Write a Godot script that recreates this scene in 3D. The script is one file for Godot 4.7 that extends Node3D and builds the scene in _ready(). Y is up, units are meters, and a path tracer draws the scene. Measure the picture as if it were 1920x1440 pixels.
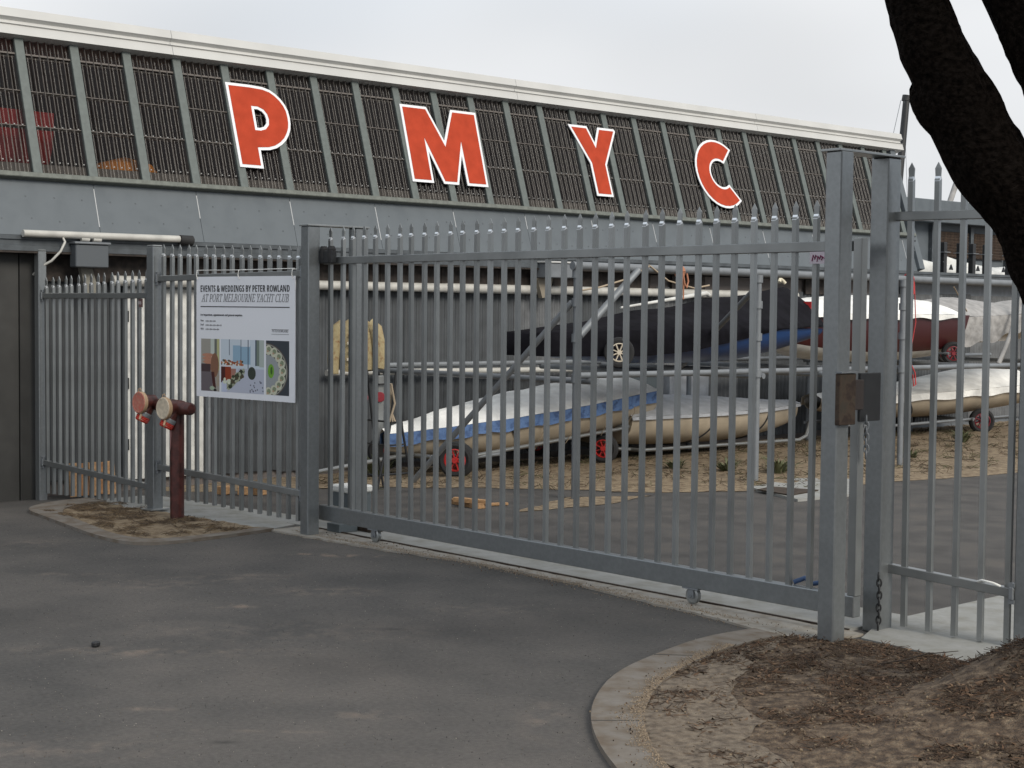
extends Node3D
# The gate of a yacht club: world +x runs along the boathouse, -z along the gate towards the boathouse, y up, metres.

const UP := Vector3.UP
var M := {}
var used := {}
var rng := RandomNumberGenerator.new()
var wob := FastNoiseLite.new()

# ------------------------------------------------------------------ materials

func lin(r: float, g: float, b: float) -> Color:
	return Color(r, g, b).linear_to_srgb()


func ramp_tex(freq: float, cols: Array, offs: Array, sd: int, size := 512, oct := 4, kind := FastNoiseLite.TYPE_SIMPLEX_SMOOTH) -> NoiseTexture2D:
	var n := FastNoiseLite.new()
	n.noise_type = kind
	n.seed = sd
	n.frequency = freq
	n.fractal_octaves = oct
	var g := Gradient.new()
	g.offsets = PackedFloat32Array(offs)
	g.colors = PackedColorArray(cols)
	var t := NoiseTexture2D.new()
	t.width = size
	t.height = size
	t.seamless = true
	t.noise = n
	t.color_ramp = g
	return t


func grey_tex(freq: float, lo: float, hi: float, sd: int, size := 512, oct := 4, kind := FastNoiseLite.TYPE_SIMPLEX_SMOOTH) -> NoiseTexture2D:
	return ramp_tex(freq, [Color(lo, lo, lo), Color(hi, hi, hi)], [0.15, 0.85], sd, size, oct, kind)


func normal_tex(freq: float, strength: float, sd: int, size := 512, oct := 4) -> NoiseTexture2D:
	var n := FastNoiseLite.new()
	n.seed = sd
	n.frequency = freq
	n.fractal_octaves = oct
	var t := NoiseTexture2D.new()
	t.width = size
	t.height = size
	t.seamless = true
	t.noise = n
	t.as_normal_map = true
	t.bump_strength = strength
	return t


func mat(c: Color, rough := 0.7, metal := 0.0, tex: Texture2D = null, scale := 1.0, rtex: Texture2D = null, ntex: Texture2D = null, nscale := 0.5, world := false) -> StandardMaterial3D:
	var m := StandardMaterial3D.new()
	m.albedo_color = c
	m.roughness = rough
	m.metallic = metal
	m.cull_mode = BaseMaterial3D.CULL_DISABLED
	if tex or rtex or ntex:
		m.uv1_triplanar = true
		m.uv1_world_triplanar = world
		m.uv1_scale = Vector3.ONE * scale
	if tex:
		m.albedo_texture = tex
	if rtex:
		m.roughness_texture = rtex
	if ntex:
		m.normal_enabled = true
		m.normal_texture = ntex
		m.normal_scale = nscale
	return m


func uvmat(c: Color, rough: float, tex: Texture2D, scale: Vector3, ntex: Texture2D = null, nscale := 0.5, det: Texture2D = null, dscale := Vector3.ONE) -> StandardMaterial3D:
	var m := StandardMaterial3D.new()
	m.albedo_color = c
	m.roughness = rough
	m.cull_mode = BaseMaterial3D.CULL_DISABLED
	m.albedo_texture = tex
	m.uv1_scale = scale
	if ntex:
		m.normal_enabled = true
		m.normal_texture = ntex
		m.normal_scale = nscale
	if det:
		m.detail_enabled = true
		m.detail_albedo = det
		m.detail_blend_mode = BaseMaterial3D.BLEND_MODE_MUL
		m.detail_uv_layer = BaseMaterial3D.DETAIL_UV_2
		m.uv2_scale = dscale
	return m


# ------------------------------------------------------------------ mesh helpers

func st() -> SurfaceTool:
	var s := SurfaceTool.new()
	s.begin(Mesh.PRIMITIVE_TRIANGLES)
	s.set_smooth_group(-1)
	return s


func tri(s: SurfaceTool, a: Vector3, b: Vector3, c: Vector3) -> void:   # counter-clockwise seen from outside
	s.add_vertex(a); s.add_vertex(c); s.add_vertex(b)


func quad(s: SurfaceTool, a: Vector3, b: Vector3, c: Vector3, d: Vector3) -> void:
	tri(s, a, b, c); tri(s, a, c, d)


func box(s: SurfaceTool, c: Vector3, size: Vector3, bs := Basis(), k := 0.0) -> void:
	s.set_smooth_group(-1)
	var h := size / 2
	var p := func(ax: int, sg: Vector3) -> Vector3:
		var v := Vector3(sg.x * h.x, sg.y * h.y, sg.z * h.z)
		for i in 3:
			if i != ax:
				v[i] -= sg[i] * k
		return c + bs * v
	for a in 3:
		var b := (a + 1) % 3
		var d := (a + 2) % 3
		for sg in [-1.0, 1.0]:
			var cs := []
			for q in [[-1.0, -1.0], [1.0, -1.0], [1.0, 1.0], [-1.0, 1.0]]:
				var v := Vector3()
				v[a] = sg; v[b] = q[0]; v[d] = q[1]
				cs.append(p.call(a, v))
			if sg > 0:
				quad(s, cs[0], cs[1], cs[2], cs[3])
			else:
				quad(s, cs[3], cs[2], cs[1], cs[0])
	if k <= 0.0:
		return
	for a in 3:
		var b := (a + 1) % 3
		var d := (a + 2) % 3
		for sb in [-1.0, 1.0]:
			for sd in [-1.0, 1.0]:
				var v0 := Vector3(); v0[a] = -1; v0[b] = sb; v0[d] = sd
				var v1 := v0; v1[a] = 1
				var q := [p.call(b, v0), p.call(b, v1), p.call(d, v1), p.call(d, v0)]
				if sb * sd < 0:
					quad(s, q[0], q[1], q[2], q[3])
				else:
					quad(s, q[3], q[2], q[1], q[0])
	for sx in [-1.0, 1.0]:
		for sy in [-1.0, 1.0]:
			for sz in [-1.0, 1.0]:
				var v := Vector3(sx, sy, sz)
				if sx * sy * sz > 0:
					tri(s, p.call(0, v), p.call(1, v), p.call(2, v))
				else:
					tri(s, p.call(0, v), p.call(2, v), p.call(1, v))


func box2(s: SurfaceTool, a: Vector3, b: Vector3, k := 0.0) -> void:    # by opposite corners
	box(s, (a + b) / 2, (b - a).abs(), Basis(), k)


func bar(s: SurfaceTool, a: Vector3, b: Vector3, w: float, h: float, k := 0.0) -> void:
	var z := (b - a).normalized()
	var x := UP.cross(z)
	if x.length() < 0.01:
		x = Vector3.RIGHT
	x = x.normalized()
	box(s, (a + b) / 2, Vector3(w, h, a.distance_to(b)), Basis(x, z.cross(x), z), k)


func tube(s: SurfaceTool, pts: Array, r, seg := 10, caps := true) -> void:
	var n := pts.size()
	var rings := []
	var side := Vector3.ZERO
	for i in n:
		var d: Vector3 = (pts[mini(i + 1, n - 1)] - pts[maxi(i - 1, 0)]).normalized()
		if side == Vector3.ZERO:
			side = d.cross(Vector3(0.31, 0.9, 0.2)).normalized()
		side = (side - d * side.dot(d)).normalized()
		var o := d.cross(side)
		var rr: float = r[i] if r is Array else r
		var ring := []
		for j in seg:
			var a := TAU * j / seg
			ring.append(pts[i] + (side * cos(a) + o * sin(a)) * rr)
		rings.append(ring)
	s.set_smooth_group(0)
	for i in n - 1:
		for j in seg:
			var k := (j + 1) % seg
			quad(s, rings[i][j], rings[i][k], rings[i + 1][k], rings[i + 1][j])
	s.set_smooth_group(-1)
	if caps:
		for j in seg:
			var k := (j + 1) % seg
			tri(s, pts[0], rings[0][k], rings[0][j])
			tri(s, pts[n - 1], rings[n - 1][j], rings[n - 1][k])


func lathe(s: SurfaceTool, prof: Array, xf: Transform3D, seg := 16) -> void:   # prof: Vector2(radius, height), around xf's y
	for i in prof.size() - 1:
		s.set_smooth_group(i % 30 + 1)
		for j in seg:
			var a := TAU * j / seg
			var b := TAU * (j + 1) / seg
			var p := func(q: Vector2, t: float) -> Vector3: return xf * Vector3(q.x * cos(t), q.y, -q.x * sin(t))
			quad(s, p.call(prof[i], a), p.call(prof[i], b), p.call(prof[i + 1], b), p.call(prof[i + 1], a))
	s.set_smooth_group(-1)


func prism(s: SurfaceTool, poly: PackedVector2Array, d0: float, d1: float, xf: Transform3D) -> void:   # poly in xf's xy, from z=d0 (back) to z=d1 (front)
	s.set_smooth_group(-1)
	var q := poly
	if Geometry2D.is_polygon_clockwise(q):
		q.reverse()
	var t := Geometry2D.triangulate_polygon(q)
	for i in range(0, t.size(), 3):
		var v := [q[t[i]], q[t[i + 1]], q[t[i + 2]]]
		if (v[1] - v[0]).cross(v[2] - v[0]) < 0:
			v = [v[0], v[2], v[1]]
		tri(s, xf * Vector3(v[0].x, v[0].y, d1), xf * Vector3(v[1].x, v[1].y, d1), xf * Vector3(v[2].x, v[2].y, d1))
		tri(s, xf * Vector3(v[0].x, v[0].y, d0), xf * Vector3(v[2].x, v[2].y, d0), xf * Vector3(v[1].x, v[1].y, d0))
	for i in q.size():
		var a := q[i]
		var b := q[(i + 1) % q.size()]
		quad(s, xf * Vector3(a.x, a.y, d0), xf * Vector3(b.x, b.y, d0), xf * Vector3(b.x, b.y, d1), xf * Vector3(a.x, a.y, d1))


func aim(at: Vector3, y_axis: Vector3) -> Transform3D:
	var y := y_axis.normalized()
	var x := y.cross(Vector3(0.2, 0.3, 0.93)).normalized()
	return Transform3D(Basis(x, y, x.cross(y)), at)


# ------------------------------------------------------------------ nodes

func numbered(parent: Node, called: String) -> String:
	var key := str(parent.get_instance_id()) + called
	used[key] = used.get(key, 0) + 1
	return called if used[key] == 1 else "%s_%03d" % [called, used[key] - 1]


func base_of(p: Node) -> Vector3:
	var v := Vector3.ZERO
	while p != self:
		v += p.position
		p = p.get_parent()
	return v


func inst(called: String, mesh: Mesh, material: Material, parent: Node = self) -> MeshInstance3D:
	var o := MeshInstance3D.new()
	o.name = numbered(parent, called)
	o.mesh = mesh
	o.material_override = material
	parent.add_child(o, true)
	return o


func mesh_of(s: SurfaceTool) -> ArrayMesh:
	s.generate_normals()
	return s.commit()


# the geometry is given in world metres (or, with local, in the parent's own axes)
func obj(called: String, s: SurfaceTool, material: Material, parent: Node = self, local := false) -> MeshInstance3D:
	var m := mesh_of(s)
	m.surface_set_material(0, material)
	var o := MeshInstance3D.new()
	o.name = numbered(parent, called)
	o.mesh = m
	if not local and parent != self:
		o.position = -base_of(parent)
	parent.add_child(o, true)
	return o


func tag(o: Node, label: String, category: String, group := "") -> Node:
	o.set_meta("label", label)
	o.set_meta("category", category)
	if group:
		o.set_meta("group", group)
	return o


func thing(called: String, label: String, category: String, at := Vector3.ZERO, turn := 0.0, group := "") -> Node3D:
	var o := Node3D.new()
	o.name = numbered(self, called)
	o.position = at
	o.rotation.y = turn
	add_child(o, true)
	tag(o, label, category, group)
	return o


func struct(called: String, s: SurfaceTool, material: Material, label: String, category := "ground") -> MeshInstance3D:
	var o := obj(called, s, material)
	o.set_meta("kind", "structure")
	tag(o, label, category)
	return o


func stuff(o: Node) -> Node:
	o.set_meta("kind", "stuff")
	return o


# ------------------------------------------------------------------ ground

func H(x: float, z: float) -> float:
	return -0.07 * smoothstep(-11.2, -12.6, z)


func sheet(s: SurfaceTool, poly: PackedVector2Array, cell: float, yf: Callable) -> void:
	s.set_smooth_group(0)
	var lo := poly[0]
	var hi := poly[0]
	for p in poly:
		lo = lo.min(p)
		hi = hi.max(p)
	var nx := int(ceil((hi.x - lo.x) / cell))
	var nz := int(ceil((hi.y - lo.y) / cell))
	var v := func(p: Vector2) -> void:
		s.set_uv(p)
		s.set_uv2(p)
		s.add_vertex(Vector3(p.x, yf.call(p.x, p.y), p.y))
	for i in nx:
		for j in nz:
			var a := lo + Vector2(i, j) * cell
			var c := PackedVector2Array([a, a + Vector2(cell, 0), a + Vector2(cell, cell), a + Vector2(0, cell)])
			for q in Geometry2D.intersect_polygons(c, poly):
				if q.size() < 3:
					continue
				if not Geometry2D.is_polygon_clockwise(q):
					q.reverse()
				for k in range(1, q.size() - 1):
					v.call(q[0]); v.call(q[k + 1]); v.call(q[k])
	s.set_smooth_group(-1)


func v2(flat: Array) -> PackedVector2Array:
	var p := PackedVector2Array()
	for i in range(0, flat.size(), 2):
		p.append(Vector2(flat[i], flat[i + 1]))
	return p


func smooth2(p: PackedVector2Array, closed := true, rounds := 2) -> PackedVector2Array:
	var q := p
	for r in rounds:
		var o := PackedVector2Array()
		var n := q.size()
		if not closed:
			o.append(q[0])
		for i in (n if closed else n - 1):
			var a := q[i]
			var b := q[(i + 1) % n]
			o.append(a.lerp(b, 0.25))
			o.append(a.lerp(b, 0.75))
		if not closed:
			o.append(q[n - 1])
		q = o
	return q


func ragged(p: PackedVector2Array, step: float, amp: float, freq := 2.0) -> PackedVector2Array:
	var o := PackedVector2Array()
	for i in p.size():
		var a := p[i]
		var b := p[(i + 1) % p.size()]
		var n := maxi(1, int(a.distance_to(b) / step))
		var w := (b - a).orthogonal().normalized()
		for k in n:
			var q := a.lerp(b, float(k) / n)
			o.append(q + w * wob.get_noise_2d(q.x * freq * 60.0, q.y * freq * 60.0) * amp)
	return o


func asphalt_picture() -> ImageTexture:   # 8.5 m by 14 m of road, with its worn, dusty and oily places
	var w := 800
	var h := 1152
	var im := Image.create(w, h, false, Image.FORMAT_RGB8)
	var a := FastNoiseLite.new(); a.seed = 4; a.frequency = 0.45; a.fractal_octaves = 5
	var b := FastNoiseLite.new(); b.seed = 9; b.frequency = 1.6; b.fractal_octaves = 4
	var e := FastNoiseLite.new(); e.seed = 33; e.frequency = 7.0; e.fractal_octaves = 3
	var c := FastNoiseLite.new(); c.seed = 17; c.frequency = 38.0; c.fractal_octaves = 2
	# pale dusty marks: x, z, half length along the view's sideways direction, half width, strength
	var marks := [[4.44, -7.12, 0.16, 0.06, 0.9], [3.5, -6.45, 0.6, 0.10, 0.55], [3.02, -5.5, 0.10, 0.03, 0.7], [3.62, -4.88, 0.14, 0.07, 0.55], [3.2, -4.93, 0.3, 0.02, 0.4], [5.04, -7.18, 0.3, 0.12, 0.6], [4.9, -7.9, 0.35, 0.16, 0.45], [4.2, -8.6, 0.3, 0.06, 0.5], [4.4, -8.0, 0.4, 0.15, 0.4], [4.56, -9.84, 0.3, 0.2, 0.35], [5.7, -8.36, 0.16, 0.035, 1.5], [5.9, -8.1, 0.22, 0.05, 1.4], [4.25, -6.4, 0.7, 0.25, 0.3], [5.4, -6.2, 0.5, 0.2, 0.25], [2.5, -5.2, 0.35, 0.15, 0.4], [4.1, -4.35, 0.1, 0.3, 0.35]]
	var dark := [[4.9, -5.9, 0.6, 0.35, 0.5], [4.1, -5.6, 0.5, 0.3, 0.45], [3.3, -7.6, 0.7, 0.4, 0.35], [3.0, -4.9, 0.05, 0.02, 1.0], [4.72, -6.1, 0.06, 0.02, 0.8], [5.7, -5.6, 0.5, 0.4, 0.4]]
	var sx := Vector2(0.743, 0.669)
	for j in h:
		var z := -14.0 + 14.0 * j / h
		var near_m := marks.filter(func(m): return absf(z - m[1]) < 2.0 * m[2] + 0.4)
		var near_d := dark.filter(func(m): return absf(z - m[1]) < 2.0 * m[2] + 0.4)
		for i in w:
			var x := -1.0 + 8.5 * i / w
			var n1 := a.get_noise_2d(x, z)
			var n2 := b.get_noise_2d(x, z)
			var n3 := c.get_noise_2d(x, z)
			var v := 0.109 * (1.0 + 0.34 * n1 + 0.24 * n2 + 0.30 * n3)
			var warm := 0.10 + 0.13 * n1 + 0.08 * n2
			var pale := 0.0
			for m in near_m:
				var d := Vector2(x - m[0], z - m[1])
				if absf(d.x) < 2.0 * m[2] + 0.4 and absf(d.y) < 2.0 * m[2] + 0.4:
					var u = d.dot(sx) / m[2]
					var q = d.dot(sx.orthogonal()) / m[3]
					pale += m[4] * exp(-(u * u + q * q)) * clampf(0.55 + 2.4 * e.get_noise_2d(x, z) + 0.8 * n2, 0.0, 2.0)
			for m in near_d:
				var d := Vector2(x - m[0], z - m[1])
				var u = d.dot(sx) / m[2]
				var q = d.dot(sx.orthogonal()) / m[3]
				v *= 1.0 - m[4] * 0.55 * exp(-(u * u + q * q))
			v += pale * 0.06
			warm += pale * 0.5
			im.set_pixel(i, j, Color(v * (1.04 + 0.45 * warm), v * (1.0 + 0.12 * warm), v * (0.955 - 0.10 * warm)).linear_to_srgb())
	return ImageTexture.create_from_image(im)


# ------------------------------------------------------------------ sky

func sky_picture() -> ImageTexture:   # overcast, a little brighter towards the horizon, faintly bluer where it thins
	var w := 1024
	var h := 512
	var im := Image.create(w, h, false, Image.FORMAT_RGBF)
	var n := FastNoiseLite.new(); n.seed = 21; n.frequency = 1.1; n.fractal_octaves = 4
	var m := FastNoiseLite.new(); m.seed = 5; m.frequency = 0.7; m.fractal_octaves = 3
	for j in h:
		var el := PI / 2 - PI * (j + 0.5) / h
		for i in w:
			var az := TAU * (i + 0.5) / w
			var d := Vector3(cos(el) * sin(az), sin(el) * 2.2, cos(el) * cos(az))
			var c := n.get_noise_3dv(d)
			var thin := smoothstep(-0.15, 0.45, m.get_noise_3dv(d * 1.3))
			var v := SKY * (1.0 + 0.34 * c)
			var col := Color(0.955, 0.975, 1.0).lerp(Color(0.74, 0.87, 1.03), thin * 0.75)
			im.set_pixel(i, j, Color(col.r * v, col.g * v, col.b * v))
	return ImageTexture.create_from_image(im)


const SKY := 0.79


func _ready() -> void:
	rng.seed = 7
	wob.seed = 3
	wob.frequency = 0.02
	# camera
	var cam := Camera3D.new()
	cam.name = "camera"
	cam.transform = Transform3D(Basis(Vector3(0.74315681, 0.00949299, 0.66904995), Vector3(0.0251298, 0.99879795, -0.04208499), Vector3(-0.66864523, 0.04808884, 0.74202494)).orthonormalized(), Vector3(0, 1.6, 0))
	cam.fov = 27.6406
	cam.near = 0.1
	cam.far = 1500.0
	add_child(cam)
	# sky, exposure
	var env := Environment.new()
	env.background_mode = Environment.BG_SKY
	var sky := Sky.new()
	var sm := PanoramaSkyMaterial.new()
	sm.panorama = sky_picture()
	sky.sky_material = sm
	env.sky = sky
	env.tonemap_mode = Environment.TONE_MAPPER_LINEAR
	env.tonemap_exposure = 1.18
	env.sdfgi_enabled = true
	env.ssao_enabled = true
	env.ssil_enabled = true
	var we := WorldEnvironment.new()
	we.name = "world_environment"
	we.environment = env
	add_child(we)
	# sun behind cloud: high, shining towards the boathouse front
	var sun := DirectionalLight3D.new()
	sun.name = "sun"
	sun.light_energy = 0.75
	sun.light_color = Color(1.0, 0.97, 0.92)
	sun.light_angular_distance = 25.0
	sun.shadow_enabled = true
	add_child(sun)
	sun.look_at_from_position(Vector3.ZERO, Vector3(0.04, -0.6, -0.88))
	materials()
	setting()
	boathouse()
	letters()
	annex()
	fences()
	gate()
	sign_board()
	hydrant()
	boat_yard()
	odds_and_ends()
	tree()
	litter()


func materials() -> void:
	var spangle := grey_tex(0.05, 0.94, 1.0, 2, 512, 3, FastNoiseLite.TYPE_CELLULAR)
	var cloud := grey_tex(0.006, 0.91, 1.0, 8)
	var rgh := grey_tex(0.008, 0.30, 0.37, 12)
	var g := mat(lin(0.25, 0.265, 0.271), 1.0, 0.6, spangle, 1.3, rgh, normal_tex(0.03, 2.0, 4), 0.04)
	M.galv = g
	for i in 3:
		var v: float = [0.265, 0.295, 0.33][i]
		M["galv%d" % i] = mat(lin(v * 0.98, v * 1.02, v * 1.015), 1.0, 0.55, cloud, 0.9, rgh)
	M.galv_old = mat(lin(0.215, 0.23, 0.245), 0.55, 0.35, cloud, 1.6)
	M.glint_zinc = mat(lin(0.78, 0.80, 0.82), 0.3, 0.7)  # paler than the other galvanising, puts the reflected sky into the colour
	M.black_metal = mat(lin(0.025, 0.026, 0.028), 0.5, 0.2, cloud, 3.0)
	M.dark_rubber = mat(lin(0.018, 0.018, 0.019), 0.8)
	M.rust = mat(lin(0.055, 0.042, 0.031), 0.75, 0.1, ramp_tex(0.012, [Color(0.72, 0.62, 0.58), Color(1, 0.94, 0.88), Color(0.86, 0.88, 0.86)], [0.2, 0.5, 0.9], 31), 2.0)
	M.concrete = mat(lin(0.31, 0.293, 0.265), 0.9, 0.0, ramp_tex(0.02, [Color(0.84, 0.80, 0.75), Color(0.95, 0.94, 0.92), Color(1, 1, 1)], [0.1, 0.5, 0.9], 41, 1024, 6), 0.45, null, normal_tex(0.06, 3.0, 42, 512), 0.25, true)
	M.kerb = mat(lin(0.185, 0.168, 0.150), 0.92, 0.0, ramp_tex(0.015, [Color(0.82, 0.76, 0.69), Color(0.93, 0.91, 0.88), Color(1, 1, 1)], [0.1, 0.5, 0.9], 43, 1024, 6), 0.4, null, normal_tex(0.06, 3.0, 44, 512), 0.3, true)
	M.pad = mat(lin(0.295, 0.296, 0.286), 0.9, 0.0, ramp_tex(0.012, [Color(0.87, 0.86, 0.83), Color(0.95, 0.95, 0.94), Color(1, 1, 1)], [0.1, 0.5, 0.9], 45, 1024, 6), 0.35, null, normal_tex(0.06, 3.0, 44, 512), 0.2, true)
	var grain := ramp_tex(0.16, [Color(0.42, 0.42, 0.42), Color(0.80, 0.80, 0.80), Color(0.92, 0.91, 0.90), Color(1, 1, 1)], [0.1, 0.45, 0.75, 0.95], 51, 1024, 3)
	var road := uvmat(Color.WHITE, 0.92, asphalt_picture(), Vector3(1.0 / 8.5, 1.0 / 14.0, 1), null, 0.0, grain, Vector3(2.1, 2.1, 1))
	road.uv1_offset = Vector3(1.0 / 8.5, 0, 0)
	road.roughness_texture = null
	M.road = road
	M.asphalt = uvmat(Color.WHITE, 0.93, ramp_tex(0.012, [lin(0.075, 0.070, 0.066), lin(0.105, 0.098, 0.092), lin(0.14, 0.125, 0.11)], [0.2, 0.55, 0.95], 52, 1024, 6), Vector3(0.16, 0.16, 1), null, 0.0, grain, Vector3(0.9, 0.9, 1))
	M.sand = uvmat(Color(0.93, 0.92, 0.90), 0.96, ramp_tex(0.018, [lin(0.20, 0.14, 0.085), lin(0.37, 0.285, 0.19), lin(0.47, 0.38, 0.26)], [0.15, 0.45, 0.85], 61, 1024, 6), Vector3(0.5, 0.5, 1), normal_tex(0.03, 6.0, 62, 1024, 6), 0.4, grain, Vector3(1.1, 1.1, 1))
	M.sand_grey = uvmat(Color.WHITE, 0.96, ramp_tex(0.02, [lin(0.12, 0.09, 0.065), lin(0.24, 0.19, 0.14), lin(0.33, 0.27, 0.20)], [0.1, 0.5, 0.9], 65, 1024, 6), Vector3(0.9, 0.9, 1), normal_tex(0.05, 6.0, 66, 512, 5), 0.4, grain, Vector3(1.7, 1.7, 1))
	M.soil = uvmat(Color.WHITE, 0.97, ramp_tex(0.02, [lin(0.065, 0.042, 0.027), lin(0.165, 0.115, 0.075), lin(0.36, 0.275, 0.185)], [0.15, 0.55, 0.98], 63, 1024, 6), Vector3(0.7, 0.7, 1), normal_tex(0.05, 8.0, 64, 1024, 6), 0.9, grain, Vector3(1.3, 1.3, 1))
	M.white_metal = mat(lin(0.52, 0.52, 0.505), 0.5, 0.0, grey_tex(0.006, 0.95, 1.0, 71), 0.4)
	M.grey_panel = mat(lin(0.102, 0.119, 0.133), 0.62, 0.0, ramp_tex(0.006, [Color(0.92, 0.925, 0.93), Color(0.98, 0.98, 0.98), Color(1, 1, 1)], [0.1, 0.5, 0.9], 72, 1024, 6), 0.6, null, normal_tex(0.01, 2.0, 75), 0.1)
	M.mullion = mat(lin(0.115, 0.135, 0.128), 0.55, 0.0, grey_tex(0.02, 0.88, 1.0, 73), 1.5)
	M.sill = mat(lin(0.15, 0.163, 0.145), 0.6, 0.0, grey_tex(0.02, 0.82, 1.0, 74), 1.5)
	M.beam = mat(lin(0.085, 0.097, 0.107), 0.5, 0.1, grey_tex(0.01, 0.8, 1.0, 76), 1.0)
	M.corrugated = mat(lin(0.072, 0.079, 0.086), 0.6, 0.15, grey_tex(0.010, 0.82, 1.0, 77, 512, 5), 0.6)
	M.corrugated_old = mat(lin(0.165, 0.172, 0.18), 0.6, 0.2, grey_tex(0.012, 0.75, 1.0, 78, 512, 5), 0.7)
	for i in 3:
		M["board%d" % i] = mat(lin(0.040, 0.0395, 0.0375) * [0.9, 1.0, 1.08][i], 0.75, 0.0, grey_tex(0.01, 0.85, 1.0, 80 + i, 256, 5), 1.0)
	M.wall_board = mat(lin(0.040, 0.044, 0.048), 0.7, 0.0, grey_tex(0.01, 0.85, 1.0, 86, 256, 5), 1.0)
	M.board_brown = mat(lin(0.045, 0.034, 0.028), 0.8, 0.0, grey_tex(0.02, 0.6, 1.0, 84, 256), 2.0)
	M.slat = mat(lin(0.085, 0.055, 0.038), 0.8, 0.0, grey_tex(0.02, 0.55, 1.0, 85, 256), 2.0)
	var pc := StandardMaterial3D.new()
	pc.albedo_color = Color(0.12, 0.10, 0.095, 0.55)
	pc.transparency = BaseMaterial3D.TRANSPARENCY_ALPHA
	pc.roughness = 0.22
	pc.metallic_specular = 0.28
	pc.cull_mode = BaseMaterial3D.CULL_DISABLED
	M.polycarbonate = pc
	M.crest_glint_tone = mat(lin(0.085, 0.074, 0.064), 0.6, 0.0, grey_tex(0.02, 0.6, 1.0, 79), 1.3)  # lighter brown for the painted glints on the sheet crests
	M.lap = mat(lin(0.115, 0.100, 0.09), 0.7)
	M.batten = mat(lin(0.20, 0.18, 0.155), 0.7)
	M.screw = mat(lin(0.30, 0.30, 0.29), 0.5, 0.3)
	M.red = mat(lin(0.44, 0.060, 0.028), 0.6, 0.0, grey_tex(0.01, 0.9, 1.0, 90), 1.0)
	M.red.metallic_specular = 0.15
	M.sign_white = mat(lin(0.74, 0.75, 0.77), 0.45)
	M.white_paint = mat(lin(0.66, 0.66, 0.63), 0.5, 0.0, grey_tex(0.01, 0.85, 1.0, 91), 1.0)
	M.sealant = mat(lin(0.42, 0.43, 0.44), 0.7)
	M.pvc = mat(lin(0.50, 0.49, 0.455), 0.45, 0.0, grey_tex(0.01, 0.88, 1.0, 92), 1.0)
	M.interior = mat(lin(0.16, 0.14, 0.13), 0.9)
	M.hydrant = mat(lin(0.085, 0.024, 0.020), 0.38, 0.0, ramp_tex(0.01, [Color(0.62, 0.62, 0.62), Color(0.95, 0.95, 0.95), Color(1, 1, 1)], [0.2, 0.5, 0.8], 93), 2.5)
	M.cap_red = mat(lin(0.42, 0.035, 0.022), 0.35)
	M.cap_pink = mat(lin(0.50, 0.20, 0.155), 0.6, 0.0, ramp_tex(0.012, [Color(1, 0.8, 0.76), Color(0.9, 0.9, 0.9), Color(1, 1.0, 0.95)], [0.2, 0.5, 0.8], 94), 5.0)
	M.cap_cream = mat(lin(0.64, 0.55, 0.42), 0.6, 0.0, grey_tex(0.012, 0.85, 1.0, 95), 4.0)
	M.cap_tan = mat(lin(0.42, 0.29, 0.18), 0.6)
	M.hull_cream = mat(lin(0.44, 0.375, 0.285), 0.4, 0.0, grey_tex(0.008, 0.85, 1.0, 96), 0.8)
	M.deck_grey = mat(lin(0.42, 0.44, 0.47), 0.6, 0.0, grey_tex(0.01, 0.86, 1.0, 97), 1.0)
	M.cover_white = mat(lin(0.90, 0.895, 0.86), 0.65, 0.0, grey_tex(0.006, 0.84, 1.0, 98), 0.8, null, normal_tex(0.006, 12.0, 99), 0.9)
	M.cover_blue = mat(lin(0.085, 0.16, 0.33), 0.7, 0.0, ramp_tex(0.012, [Color(0.62, 0.66, 0.72), Color(1, 1, 1), Color(1.0, 1.0, 1.0)], [0.2, 0.5, 0.9], 100), 1.5, null, normal_tex(0.012, 9.0, 101), 0.6)
	M.cover_navy = mat(lin(0.010, 0.0095, 0.013), 0.8, 0.0, grey_tex(0.01, 0.7, 1.0, 102), 1.0, null, normal_tex(0.006, 8.0, 103), 0.5)
	M.cover_navy.metallic_specular = 0.2
	M.hull_blue = mat(lin(0.009, 0.045, 0.15), 0.35)
	M.hull_maroon = mat(lin(0.048, 0.007, 0.008), 0.4)
	M.canvas = mat(lin(0.37, 0.36, 0.35), 0.85, 0.0, grey_tex(0.01, 0.8, 1.0, 104), 1.2, null, normal_tex(0.01, 9.0, 105), 0.7)
	M.tyre = mat(lin(0.02, 0.02, 0.021), 0.85)
	M.rim_red = mat(lin(0.50, 0.03, 0.028), 0.45)
	M.rim_dark_red = mat(lin(0.22, 0.02, 0.03), 0.5)
	M.rim_cream = mat(lin(0.60, 0.53, 0.42), 0.5)
	M.rope_tan = mat(lin(0.36, 0.29, 0.21), 0.9)
	M.rope_orange = mat(lin(0.38, 0.17, 0.10), 0.9)
	M.rope_red = mat(lin(0.42, 0.05, 0.05), 0.9)
	M.jacket = mat(lin(0.33, 0.27, 0.15), 0.85, 0.0, ramp_tex(0.012, [Color(0.8, 0.66, 0.6), Color(1, 1, 1), Color(1.0, 1.0, 1.0)], [0.1, 0.4, 0.9], 106), 2.5, null, normal_tex(0.008, 10.0, 107), 0.9)
	M.cream_cloth = mat(lin(0.60, 0.55, 0.42), 0.85)
	M.pine = mat(lin(0.46, 0.27, 0.13), 0.75, 0.0, grey_tex(0.03, 0.75, 1.0, 108, 256), 4.0)
	M.orange_board = mat(lin(0.40, 0.20, 0.085), 0.8, 0.0, grey_tex(0.02, 0.75, 1.0, 109, 256), 3.0)
	M.blue = mat(lin(0.03, 0.065, 0.15), 0.6)
	M.plastic_white = mat(lin(0.75, 0.75, 0.72), 0.5)
	M.motor_grey = mat(lin(0.10, 0.12, 0.13), 0.6)
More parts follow.
